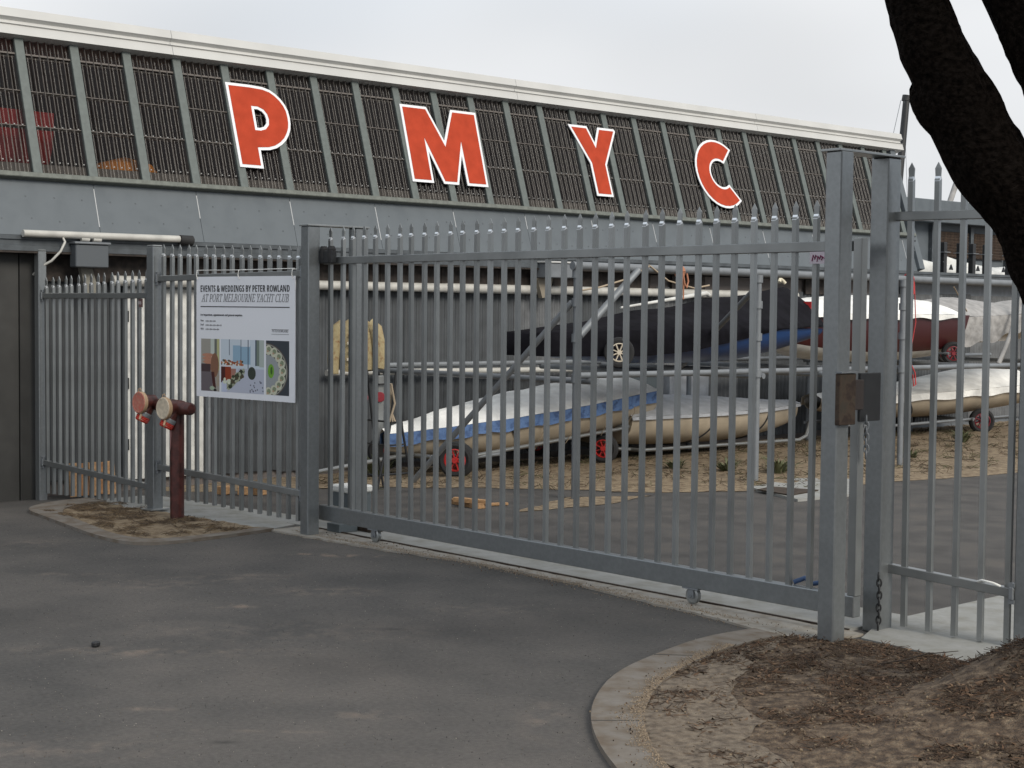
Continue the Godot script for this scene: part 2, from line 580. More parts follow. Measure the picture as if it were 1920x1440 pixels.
	M.bark = mat(lin(0.014, 0.011, 0.0095), 0.95, 0.0, ramp_tex(0.03, [Color(0.35, 0.33, 0.3), Color(0.8, 0.78, 0.75), Color(1, 1, 1)], [0.2, 0.55, 0.9], 110, 512, 6), 2.2, null, normal_tex(0.03, 14.0, 111, 512, 6), 1.0)
	M.bark.metallic_specular = 0.15
	M.twig = mat(lin(0.05, 0.036, 0.026), 0.9)
	M.leaf = mat(lin(0.05, 0.075, 0.03), 0.7)
	M.weed = mat(lin(0.105, 0.115, 0.055), 0.8)
	M.needle = StandardMaterial3D.new()
	M.needle.vertex_color_use_as_albedo = true
	M.needle.roughness = 0.9
	M.needle.cull_mode = BaseMaterial3D.CULL_DISABLED
	M.ink = mat(lin(0.02, 0.02, 0.022), 0.6)
	M.ink_grey = mat(lin(0.16, 0.16, 0.17), 0.6)


# ------------------------------------------------------------------ the ground and what is laid on it

var bed_in := PackedVector2Array()

func mound(x: float, z: float) -> float:
	var d := Vector2(x - 6.02, z + 2.88).length()
	return 0.36 * exp(-d * d / 0.46) * smoothstep(-3.9, -3.4, z) + 0.015 * exp(-pow(Vector2(x - 5.2, z + 3.5).length() / 0.8, 2.0))


func soil_y(x: float, z: float) -> float:
	var n := wob.get_noise_2d(x * 220.0, z * 220.0) * 0.5 + wob.get_noise_2d(x * 700.0, z * 700.0) * 0.22 + wob.get_noise_2d(x * 2200.0, z * 2200.0) * 0.12
	return 0.016 + mound(x, z) + 0.022 * n


var sand_edge := PackedVector2Array()

func yard_sand_y(x: float, z: float) -> float:
	var d := 1.0
	for i in range(0, sand_edge.size() - 1):
		d = minf(d, Vector2(x, z).distance_to(Geometry2D.get_closest_point_to_segment(Vector2(x, z), sand_edge[i], sand_edge[i + 1])))
	var k := clampf(d / 0.3, 0.0, 1.0)
	var n := wob.get_noise_2d(x * 130.0, z * 130.0) * 0.6 + wob.get_noise_2d(x * 500.0, z * 500.0) * 0.35
	return H(x, z) + 0.003 + k * (0.010 + maxf(-0.006, 0.03 * n + 0.006))


func setting() -> void:
	var s := st()
	s.set_smooth_group(0)
	var xs := [-600.0, -60.0, -12.0, -2.0, 2.0, 6.0, 10.0, 14.0, 20.0, 30.0, 60.0, 600.0]
	var zs := [-600.0, -60.0, -16.0, -13.0, -12.6, -12.3, -12.0, -11.7, -11.4, -11.1, -9.0, -5.0, 0.0, 8.0, 40.0, 600.0]
	for i in xs.size() - 1:
		for j in zs.size() - 1:
			var c := [Vector2(xs[i], zs[j]), Vector2(xs[i], zs[j + 1]), Vector2(xs[i + 1], zs[j + 1]), Vector2(xs[i + 1], zs[j])]
			for k in [0, 3, 2, 0, 2, 1]:
				s.set_uv(c[k]); s.set_uv2(c[k]); s.add_vertex(Vector3(c[k].x, H(c[k].x, c[k].y), c[k].y))
	struct("ground", s, M.asphalt, "grey asphalt of the boat yard behind the gate")
	s = st()
	sheet(s, v2([-0.95, -12.55, 6.45, -12.55, 6.45, -0.05, -0.95, -0.05]), 0.5, func(x, z): return H(x, z) + 0.004)
	struct("road", s, M.road, "dark worn asphalt drive in front of the gate", "road")
	# sand of the yard
	s = st()
	sand_edge = v2([7.0, -12.66, 7.25, -11.75, 8.33, -11.1, 9.40, -10.16, 10.0, -9.35, 10.34, -9.05, 11.2, -8.75, 12.65, -8.45, 14.16, -8.2, 18.0, -7.6, 34.0, -6.0])
	var edge = ragged(v2([7.0, -12.66, 7.25, -11.75, 8.33, -11.1, 9.40, -10.16, 10.0, -9.35, 10.34, -9.05, 11.2, -8.75, 12.65, -8.45, 14.16, -8.2, 18.0, -7.6, 34.0, -6.0, 34.0, -12.66]), 0.12, 0.10)
	sheet(s, edge, 0.11, yard_sand_y)
	struct("sand", s, M.sand, "pale sand along the boathouse under the dinghies")
	s = st()
	sheet(s, ragged(v2([8.2, -9.05, 9.2, -9.5, 9.9, -9.12, 9.0, -8.93]), 0.1, 0.08), 0.2, func(x, z): return H(x, z) + 0.005)
	struct("sand_drift", s, M.sand, "thin drift of sand on the yard asphalt")
	# concrete laid in the yard, with a rusty drain cover
	s = st()
	prism(s, v2([10.55, 8.1, 11.3, 8.05, 12.3, 8.75, 11.9, 9.15, 10.95, 8.95]), 0.0, 0.022, Transform3D(Basis(Vector3.RIGHT, Vector3(0, 0, -1), UP), Vector3.ZERO))
	struct("concrete_slab", s, M.pad, "small pale concrete slab in the yard beside the sand", "slab")
	# apron under the gate, in two pours with a groove for the track
	s = st()
	var apron := ragged(v2([6.12, -9.35, 6.16, -8.6, 6.22, -8.0, 6.30, -7.6, 6.33, -7.0, 6.28, -6.4, 6.20, -5.8, 6.16, -5.2, 6.02, -4.66, 6.33, -4.50, 6.415, -4.50, 6.415, -9.35]), 0.1, 0.045, 3.0)
	prism(s, flip(apron), -0.05, 0.016, FLAT)
	struct("gate_apron", s, M.concrete, "pale sandy concrete strip in front of the gate track", "slab")
	s = st()
	prism(s, flip(v2([6.43, -9.6, 6.43, -4.62, 6.98, -4.62, 6.98, -9.6])), -0.05, 0.014, FLAT)
	struct("gate_slab", s, M.pad, "grey concrete strip behind the gate track", "slab")
	s = st()
	bar(s, Vector3(6.422, 0.008, -9.3), Vector3(6.422, 0.008, -4.6), 0.012, 0.03)
	tag(obj("gate_track", s, M.rust), "thin rusty steel track the gate runs on, set in the concrete", "track")
	s = st()
	prism(s, flip(v2([6.30, -4.44, 6.24, -3.79, 6.20, -3.1, 8.3, -3.0, 8.15, -4.62, 7.0, -4.61, 6.7, -4.61])), -0.06, 0.02, FLAT)
	struct("concrete_pad", s, M.pad, "pale concrete pad below the right fence panel", "slab")
	s = st()
	prism(s, flip(v2([5.74, -11.5, 5.98, -11.7, 6.5, -11.7, 6.75, -9.62, 6.12, -9.37, 6.06, -10.2, 5.99, -10.66, 5.93, -11.1])), -0.06, 0.012, FLAT)
	struct("fence_footing", s, M.pad, "concrete footing strip below the left fence panels", "slab")
	# curved edging round the tree bed
	var outer := smooth2(v2([3.2, -2.4, 3.55, -3.2, 3.864, -3.768, 4.156, -4.154, 4.452, -4.43, 4.845, -4.69, 5.278, -4.83, 5.70, -4.93, 6.05, -4.9]), false, 2)
	var inner := smooth2(v2([3.38, -2.3, 3.70, -3.1, 3.993, -3.64, 4.304, -4.02, 4.63, -4.29, 5.0, -4.51, 5.45, -4.66, 5.80, -4.72, 6.03, -4.71]), false, 2)
	var kerb := outer.duplicate()
	var back := inner.duplicate()
	back.reverse()
	kerb.append_array(back)
	s = st()
	prism(s, flip(kerb), -0.08, 0.028, FLAT)
	struct("kerb", s, M.kerb, "curved concrete edging round the tree bed in the foreground", "kerb")
	s = st()
	for k in [14, 25]:
		var a: Vector2 = outer[k]
		var b2: Vector2 = inner[mini(k, inner.size() - 1)]
		bar(s, Vector3(a.x, 0.0275, a.y), Vector3(b2.x, 0.0275, b2.y), 0.006, 0.003)
	var kj := obj("kerb_joint", s, M.dark_rubber)
	kj.set_meta("kind", "structure")
	tag(kj, "thin dark joints across the curved concrete edging", "kerb joint")
	bed_in = inner.duplicate()
	bed_in.append_array(v2([6.21, -4.60, 6.27, -4.42, 6.24, -3.79, 6.20, -3.05, 7.6, -2.95, 7.6, -1.4, 3.3, -1.4]))
	s = st()
	sheet(s, bed_in, 0.035, soil_y)
	struct("tree_bed", s, M.soil, "bed of sandy soil and dark litter rising towards the tree", "soil")
	s = st()
	var on_bed := PackedVector2Array()
	for k in inner.size():
		on_bed.append(inner[k])
	on_bed.append_array(v2([5.95, -4.60, 5.55, -4.52, 5.12, -4.28, 4.86, -4.05, 4.70, -3.75, 4.45, -3.62, 4.33, -3.3, 4.1, -3.1, 4.0, -2.6]))
	for part in Geometry2D.intersect_polygons(ragged(on_bed, 0.05, 0.10, 2.0), bed_in):
		if Geometry2D.is_polygon_clockwise(part) or part.size() < 30:
			continue
		sheet(s, part, 0.04, func(x, z): return soil_y(x, z) + 0.004)
	struct("bed_sand", s, M.sand_grey, "pale sand along the inner side of the curved edging", "sand")
	# edging and sand round the hydrant
	outer = smooth2(v2([5.95, -11.75, 5.60, -11.72, 5.237, -11.45, 5.16, -10.9, 5.08, -10.35, 5.0, -9.75, 5.02, -9.36, 5.22, -9.22, 5.717, -9.26, 6.14, -9.33]), false, 2)
	inner = smooth2(v2([5.97, -11.5, 5.72, -11.45, 5.42, -11.2, 5.30, -10.8, 5.22, -10.3, 5.13, -9.8, 5.16, -9.5, 5.30, -9.36, 5.717, -9.37, 6.12, -9.43]), false, 2)
	kerb = outer.duplicate()
	back = inner.duplicate()
	back.reverse()
	kerb.append_array(back)
	s = st()
	prism(s, flip(kerb), -0.12, 0.026, FLAT)
	struct("kerb", s, M.kerb, "pale concrete edging round the hydrant bed", "kerb")
	s = st()
	var hb := inner.duplicate()
	hb.append_array(v2([6.05, -10.2, 5.99, -10.66, 5.93, -11.1]))
	sheet(s, hb, 0.05, func(x, z): return H(x, z) + 0.018 + 0.014 * wob.get_noise_2d(x * 260.0, z * 260.0) + 0.008 * wob.get_noise_2d(x * 800.0, z * 800.0))
	struct("hydrant_bed", s, M.sand, "small sandy bed the fire hydrant stands in", "soil")


const FLAT := Transform3D(Vector3(1, 0, 0), Vector3(0, 0, -1), Vector3(0, 1, 0), Vector3.ZERO)

func flip(p: PackedVector2Array) -> PackedVector2Array:   # xz to the xy of FLAT
	var o := PackedVector2Array()
	for q in p:
		o.append(Vector2(q.x, -q.y))
	return o


# ------------------------------------------------------------------ boathouse

const FK := -0.32
var FS := Vector3(0, 1, FK).normalized()
var FN := Vector3(0, -FK, 1).normalized()

func fp(x: float, s: float, n := 0.0) -> Vector3:   # a point of the sloping front: along, up the slope, out of it
	return Vector3(x, 2.181, -12.5) + FS * s + FN * n


func fbox(s: SurfaceTool, x0: float, x1: float, s0: float, s1: float, n0: float, n1: float, k := 0.0) -> void:
	box(s, fp((x0 + x1) / 2, (s0 + s1) / 2, (n0 + n1) / 2), Vector3(x1 - x0, s1 - s0, n1 - n0), Basis(Vector3.RIGHT, FS, FN), k)


func corrugated(s: SurfaceTool, a: Vector3, along: Vector3, up: Vector3, out: Vector3, w: float, h: float, pitch: float, amp: float, sharp := 0.0) -> void:
	s.set_smooth_group(0)
	var n := int(w / pitch * 8)
	var last := []
	for i in n + 1:
		var x := w * i / n
		var c := cos(TAU * x / pitch)
		if sharp > 0:
			c = 2.0 * pow(maxf(0, (c + 1) / 2), sharp) - 1.0
		var p := a + along * x + out * amp * c
		var now := [p, p + up * h]
		if i:
			quad(s, last[0], now[0], now[1], last[1])
		last = now
	s.set_smooth_group(-1)


func boathouse() -> void:
	var B := thing("boathouse", "long grey boathouse with a dark sloping translucent front and white roof edge", "building", Vector3(12, 0, -12.7))
	var X0 := 2.856
	var X1 := 18.77
	# roof edge, folded in three
	var s := st()
	var prof := v2([0.10, 1.795, 0.10, 1.88, 0.115, 1.885, 0.075, 1.905, 0.075, 1.935, 0.12, 1.95, 0.12, 2.03, 0.02, 2.07, -0.30, 2.07, -0.30, 1.795])
	var q := PackedVector2Array()
	for p in prof:
		q.append(p)
	for seg in [[1.6, 7.41], [7.414, 11.72], [11.724, 15.9], [15.904, 19.17]]:
		s = st()
		prism(s, q, seg[0], seg[1], Transform3D(Basis(FN, FS, Vector3.RIGHT), fp(0, 0)))
		obj("roof_edge", s, M.white_metal, B)
	s = st()
	box2(s, Vector3(1.6, 4.02, -19.0), Vector3(19.1, 4.1, -13.35))
	obj("roof", s, M.white_metal, B)
	s = st()
	box2(s, Vector3(1.7, -0.1, -19.0), Vector3(19.0, 4.03, -18.8))
	box2(s, Vector3(1.7, -0.1, -18.8), Vector3(1.9, 4.03, -13.2))
	box2(s, Vector3(1.9, 1.9, -18.8), Vector3(18.8, 2.0, -13.0))
	obj("inner_wall", s, M.interior, B)
	s = st()
	prism(s, v2([12.6, -0.1, 12.62, 2.1, 13.12, 3.98, 19.0, 4.03, 19.0, -0.1]), 18.82, 18.94, Transform3D(Basis(Vector3(0, 0, -1), UP, Vector3.RIGHT), Vector3.ZERO))
	obj("end_wall", s, M.grey_panel, B)
	# translucent bays between mullions
	var i := 0
	var sheet_mesh: ArrayMesh
	var mull_mesh: ArrayMesh
	var glint_mesh: ArrayMesh
	while X0 + 0.51343 * i < X1 - 0.1:
		var x := X0 + 0.51343 * i
		if i == 0:
			s = st()
			corrugated(s, fp(x + 0.035, 0.545, 0), Vector3.RIGHT, FS, FN, 0.445, 1.27, 0.0742, 0.013, 1.6)
			sheet_mesh = mesh_of(s)
			s = st()
			fbox(s, x - 0.042, x + 0.042, 0.53, 1.80, -0.03, 0.034, 0.004)
			mull_mesh = mesh_of(s)
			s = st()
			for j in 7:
				fbox(s, x + 0.035 + 0.0742 * j - 0.003, x + 0.035 + 0.0742 * j + 0.003, 0.545, 1.815, 0.0105, 0.0140)  # thin pale strips along the crests, standing in for sky glints
			glint_mesh = mesh_of(s)
		var o := inst("translucent_sheet", sheet_mesh, M.polycarbonate, B)
		o.position = Vector3(0.51343 * i, 0, 0) - base_of(B)
		inst("crest_glints", glint_mesh, M.crest_glint_tone, o)
		o = inst("mullion", mull_mesh, M.mullion, B)
		o.position = Vector3(0.51343 * i, 0, 0) - base_of(B)
		i += 1
	s = st()
	fbox(s, 18.73, 18.82, 0.53, 1.80, -0.03, 0.034, 0.004)
	obj("mullion", s, M.mullion, B)
	s = st()
	fbox(s, 18.90, 19.02, 0.02, 1.80, -0.12, 0.05, 0.004)
	obj("end_trim", s, M.grey_panel, B)
	for b in [[0.60, 0.055], [0.99, 0.012], [1.315, 0.012], [1.655, 0.022]]:
		s = st()
		fbox(s, X0, X1, b[0] - b[1], b[0] + b[1], -0.034, -0.016)
		obj("batten", s, M.batten, B)
		if b[0] > 0.7:
			s = st()
			fbox(s, X0, X1, b[0] - 0.004, b[0] + (0.012 if b[0] > 1.5 else 0.003), -0.004, 0.0098)
			obj("sheet_lap", s, M.lap, B)
	s = st()
	for k in 31:
		var x: float = X0 + 0.51343 * k
		for j in 6:
			for sv in [0.665, 0.995]:
				box(s, fp(x + 0.072 + 0.0742 * j, sv, 0.016), Vector3(0.010, 0.010, 0.006), Basis(Vector3.RIGHT, FS, FN))
	stuff(obj("roofing_screws", s, M.screw, B))
	s = st()
	fbox(s, X0, 18.98, 0.495, 0.542, -0.05, 0.075, 0.006)
	obj("sill", s, M.sill, B)
	# smooth grey panels below, with a sealed joint between each two
	var px := 2.36
	var n := 0
	while px < 18.9:
		var e := minf(px + 1.0215, 18.9)
		s = st()
		fbox(s, px + 0.002, e - 0.002, 0.0, 0.497, -0.03, 0.0)
		var pn := obj("grey_panel", s, M.grey_panel, B)
		s = st()
		var a := 0.02 + 0.10 * rng.randf()
		fbox(s, e - 0.005, e + 0.003, 0.33 - a if n % 3 else 0.10, 0.45, -0.004, 0.0025)
		obj("sealant", s, M.sealant, pn, true).position = -base_of(pn)
		if n > 1:
			s = st()
			for j in 4:
				for hh in [0.13, 0.33]:
					box(s, fp(px + 0.13 + 0.25 * j + 0.03 * rng.randf(), hh + 0.03 * rng.randf(), 0.001), Vector3(0.011, 0.011, 0.004), Basis(Vector3.RIGHT, FS, FN))
			stuff(obj("fixing_screws", s, M.beam, pn, true)).position = -base_of(pn)
		px += 1.0215
		n += 1
	# eaves beam in folded steel, running on past the sloping front
	s = st()
	prism(s, v2([-0.03, 0.0, 0.03, 0.0, 0.03, -0.035, 0.015, -0.04, 0.015, -0.08, 0.028, -0.085, 0.028, -0.13, -0.03, -0.13]), 1.8, 25.0, Transform3D(Basis(Vector3(0, 0, 1), UP, Vector3(-1, 0, 0)).inverse().transposed() if false else Basis(Vector3(0, 0, 1), UP, Vector3(-1, 0, 0)), Vector3(26.8, 2.178, -12.5)))
	obj("eaves_beam", s, M.beam, B)
	s = st()
	box2(s, Vector3(1.8, 2.03, -12.75), Vector3(25.0, 2.045, -12.47))
	obj("soffit", s, M.board_brown, B)
	# dark boards under the eaves
	for k in 10:
		s = st()
		var x := 5.60 + k * 0.80
		box2(s, Vector3(x + 0.003, 1.80, -12.70), Vector3(x + 0.797, 2.028, -12.66))
		obj("eaves_board", s, M.board_brown, B)
	# left: vertical boards in front of the wall
	var bx := 2.6
	var kk := 0
	while bx < 5.86:
		var w: float = [0.27, 0.245, 0.285, 0.25][kk % 4]
		var e := minf(bx + w, 5.90)
		s = st()
		box2(s, Vector3(bx + 0.004, -0.12, -12.66), Vector3(e - 0.004, 2.03, -12.615 - 0.006 * (kk % 2)), 0.004)
		obj("timber_board", s, M["board%d" % (kk % 3)], B)
		bx = e
		kk += 1
	# wall below: plain cladding, white door, ribbed sheets
	s = st()
	box2(s, Vector3(1.8, -0.1, -12.9), Vector3(18.9, 2.02, -12.75))
	obj("wall", s, M.interior, B)
	bx = 5.91
	while bx < 6.70:
		s = st()
		box2(s, Vector3(bx + 0.003, 0.06, -12.75), Vector3(minf(bx + 0.24, 6.74) - 0.003, 1.80, -12.70), 0.003)
		obj("wall_board", s, M.wall_board, B)
		kk += 1
		bx += 0.24
	s = st()
	box2(s, Vector3(6.78, 0.03, -12.75), Vector3(7.60, 1.75, -12.69), 0.004)
	var door := obj("door", s, M.white_paint, B)
	s = st()
	box2(s, Vector3(6.745, 0.0, -12.75), Vector3(6.777, 1.79, -12.675))
	box2(s, Vector3(7.603, 0.0, -12.75), Vector3(7.64, 1.79, -12.675))
	box2(s, Vector3(6.745, 1.753, -12.75), Vector3(7.64, 1.79, -12.672))
	obj("frame", s, M.galv_old, door, true).position = -base_of(door)
	for hy in [0.30, 0.85, 1.45]:
		s = st()
		box2(s, Vector3(6.772, hy, -12.70), Vector3(6.80, hy + 0.10, -12.668))
		obj("hinge", s, M.black_metal, door, true).position = -base_of(door)
	var cx := 7.65
	kk = 0
	var old := [5, 8, 9, 13, 15, 17, 18]
	while cx < 25.0:
		s = st()
		corrugated(s, Vector3(cx, 0.0 if kk % 4 else 0.02, -12.715 + 0.004 * (kk % 2)), Vector3.RIGHT, UP, Vector3(0, 0, 1), 0.77, 1.86, 0.0757, 0.011)
		obj("ribbed_wall_sheet", s, M.corrugated_old if kk in old else M.corrugated, B)
		cx += 0.762
		kk += 1
	s = st()
	for w in [[10.9, 0.5], [14.0, 0.3], [16.6, 0.35]]:
		box2(s, Vector3(w[0], 1.83, -12.70), Vector3(w[0] + 2.0 * w[1], 2.02, -12.68))
	stuff(obj("timber_packing", s, M.board_brown, B))
	s = st()
	box2(s, Vector3(18.94, -0.1, -12.9), Vector3(25.0, 2.03, -12.75))
	box2(s, Vector3(18.94, 2.05, -16.0), Vector3(25.0, 2.12, -12.53))
	obj("deck", s, M.galv_old, B)
	# what shows dimly through the sheets
	s = st()
	hull(s, 2.9, 0.42, 0.0, 0.62, 2.4)
	var k1 := thing("red_boat_hull", "blurred red hull stored behind the translucent sheets at far left", "boat", Vector3(4.80, 2.66, -13.35), 0.0)
	obj("hull", s, mat(lin(0.50, 0.03, 0.03), 0.8), k1, true)
	s = st()
	lathe(s, [Vector2(0.0, 0.0), Vector2(0.33, 0.0), Vector2(0.37, 0.1), Vector2(0.25, 0.26), Vector2(0.0, 0.33)], Transform3D(Basis(), Vector3(0, 0, 0)))
	tag(obj("orange_buoy", s, mat(lin(0.85, 0.30, 0.03), 0.8)), "blurred orange float lying behind the translucent sheets", "buoy")
	get_node("orange_buoy").position = Vector3(7.0, 2.63, -13.12)
	# things fixed to the wall
	s = st()
	tube(s, [Vector3(6.6, 1.815, -12.60), Vector3(10.4, 1.812, -12.60)], 0.046, 14)
	tube(s, [Vector3(10.4, 1.812, -12.60), Vector3(16.3, 1.805, -12.60)], 0.049, 14)
	tag(obj("drain_pipe", s, M.pvc), "white drain pipe along the boathouse wall under the eaves", "pipe")
	s = st()
	tube(s, [Vector3(8.9, 0.955, -12.60), Vector3(12.3, 0.925, -12.58)], 0.032, 12)
	tag(obj("white_pole", s, M.pvc), "thin white pole at waist height along the ribbed wall", "pole")
	s = st()
	tube(s, [Vector3(5.70, 2.190, -12.43), Vector3(7.17, 2.196, -12.43)], 0.031, 14)
	var tp := thing("pvc_tube", "white plastic tube with a black end cap on the eaves beam", "tube", Vector3(6.4, 2.19, -12.43))
	obj("tube", s, M.pvc, tp)
	s = st()
	tube(s, [Vector3(7.175, 2.19, -12.43), Vector3(7.30, 2.186, -12.43)], [0.044, 0.046], 12)
	tube(s, [Vector3(7.30, 2.186, -12.43), Vector3(7.31, 2.185, -12.43)], [0.034, 0.033], 12)
	obj("end_cap", s, M.dark_rubber, tp)
	var eb := thing("electrical_box", "dark grey electrical box below the eaves beam above left fence", "box", Vector3(6.3, 2.0, -12.45))
	s = st()
	box2(s, Vector3(6.15, 1.92, -12.50), Vector3(6.455, 2.115, -12.38), 0.008)
	obj("case", s, mat(lin(0.085, 0.095, 0.105), 0.55), eb)
	s = st()
	box2(s, Vector3(6.135, 2.118, -12.50), Vector3(6.47, 2.137, -12.365), 0.004)
	obj("lid", s, M.galv_old, eb)
	for dx in [6.22, 6.33]:
		s = st()
		tube(s, [Vector3(dx, 2.162, -12.43), Vector3(dx + 0.075, 2.162, -12.43)], 0.022, 10)
		obj("gland", s, M.pvc, eb)
	s = st()
	prism(s, v2([6.25, 1.92, 6.36, 1.92, 6.44, 1.66, 6.31, 1.66]), 0.0, 0.05, Transform3D(Basis(), Vector3(0, 0, -12.55)))
	obj("bracket", s, mat(lin(0.20, 0.19, 0.16), 0.8), eb)
	s = st()
	tube(s, [Vector3(6.05, 2.165, -12.42), Vector3(6.06, 2.13, -12.40), Vector3(6.02, 2.05, -12.40), Vector3(5.95, 1.97, -12.42), Vector3(5.88, 1.91, -12.5), Vector3(5.86, 1.85, -12.58)], 0.011, 8)
	tag(obj("hanging_cable", s, M.pvc), "grey cable looping down from the tube to the wall", "cable")
	var fb := thing("flood_light", "grey box light with a tan cone under the eaves beam", "light", Vector3(11.8, 1.95, -12.45))
	s = st()
	box2(s, Vector3(11.62, 1.945, -12.52), Vector3(12.04, 2.10, -12.35), 0.006)
	obj("case", s, M.galv_old, fb)
	s = st()
	box2(s, Vector3(11.60, 2.103, -12.52), Vector3(12.06, 2.122, -12.335), 0.004)
	obj("lid", s, M.white_metal, fb)
	s = st()
	prism(s, v2([11.62, 1.94, 11.86, 1.94, 11.80, 1.74, 11.70, 1.72]), -12.56, -12.50, Transform3D())
	obj("cone", s, mat(lin(0.23, 0.20, 0.155), 0.8), fb)


func letters() -> void:
	var P := smooth_some(v2([7.99, 1.58, 8.23, 1.58, 8.41, 1.565, 8.52, 1.50, 8.59, 1.40, 8.605, 1.28, 8.58, 1.17, 8.50, 1.06, 8.37, 0.985, 8.20, 0.965, 8.20, 0.78, 7.995, 0.78]))
	var Ph := v2([8.205, 1.14, 8.205, 1.39, 8.28, 1.39, 8.34, 1.365, 8.375, 1.32, 8.385, 1.265, 8.375, 1.21, 8.33, 1.16, 8.27, 1.14])
	var Mm := v2([10.08, 1.57, 10.385, 1.57, 10.565, 1.16, 10.755, 1.57, 11.06, 1.57, 11.035, 0.77, 10.80, 0.77, 10.80, 1.25, 10.63, 0.77, 10.47, 0.77, 10.295, 1.25, 10.285, 0.77, 10.06, 0.77])
	var Y := v2([12.53, 1.57, 12.765, 1.57, 12.86, 1.33, 12.98, 1.57, 13.215, 1.57, 12.955, 1.14, 12.955, 0.77, 12.745, 0.77, 12.745, 1.145])
	var C := PackedVector2Array()
	var cc := Vector2(15.005, 1.165)
	for i in 25:
		var a := deg_to_rad(52.0 + 256.0 * i / 24)
		C.append(cc + Vector2(cos(a) * 0.42, sin(a) * 0.425))
	for i in 25:
		var a := deg_to_rad(304.0 - 244.0 * i / 24)
		C.append(cc + Vector2(cos(a) * 0.205 + 0.005, sin(a) * 0.205))
	var xf := Transform3D(Basis(Vector3.RIGHT, FS, FN), fp(0, 0))
	var all := {"P": P, "M": Mm, "Y": Y, "C": C}
	for ch in all:
		var poly: PackedVector2Array = all[ch]
		var c := poly[0]
		var o := thing("letter_sign", "red capital letter %s with a white border on the sloping boathouse front" % ch, "letter sign", fp(c.x, c.y, 0.05), 0.0, "red letters on the boathouse")
		var wide: PackedVector2Array = Geometry2D.offset_polygon(poly, 0.029, Geometry2D.JOIN_MITER)[0]
		var s := st()
		for part in (halves(wide, Geometry2D.offset_polygon(Ph, -0.029, Geometry2D.JOIN_MITER)[0]) if ch == "P" else [wide]):
			prism(s, part, 0.0355, 0.046, xf)
		obj("border", s, M.sign_white, o)
		s = st()
		for part in (halves(poly, Ph) if ch == "P" else [poly]):
			prism(s, part, 0.0462, 0.050, xf)
		obj("face", s, M.red, o)


func halves(poly: PackedVector2Array, hole: PackedVector2Array) -> Array:   # a shape with a hole, cut in two through the hole
	var out := []
	for x in [[7.0, 8.29], [8.29, 9.5]]:
		for q in Geometry2D.intersect_polygons(poly, v2([x[0], 0.0, x[1], 0.0, x[1], 3.0, x[0], 3.0])):
			for r in Geometry2D.clip_polygons(q, hole):
				out.append(r)
	return out


func smooth_some(p: PackedVector2Array) -> PackedVector2Array:   # rounds the bowl of the P, keeps its square corners
	var o := PackedVector2Array()
	for i in p.size():
		if i >= 2 and i <= 8:
			var a := p[i - 1]
			var b := p[i]
			var c := p[i + 1]
			o.append(b.lerp(a, 0.25) + (b * 2 - a - c) * 0.06)
			o.append(b.lerp(c, 0.25) + (b * 2 - a - c) * 0.06)
		else:
			o.append(p[i])
	return o


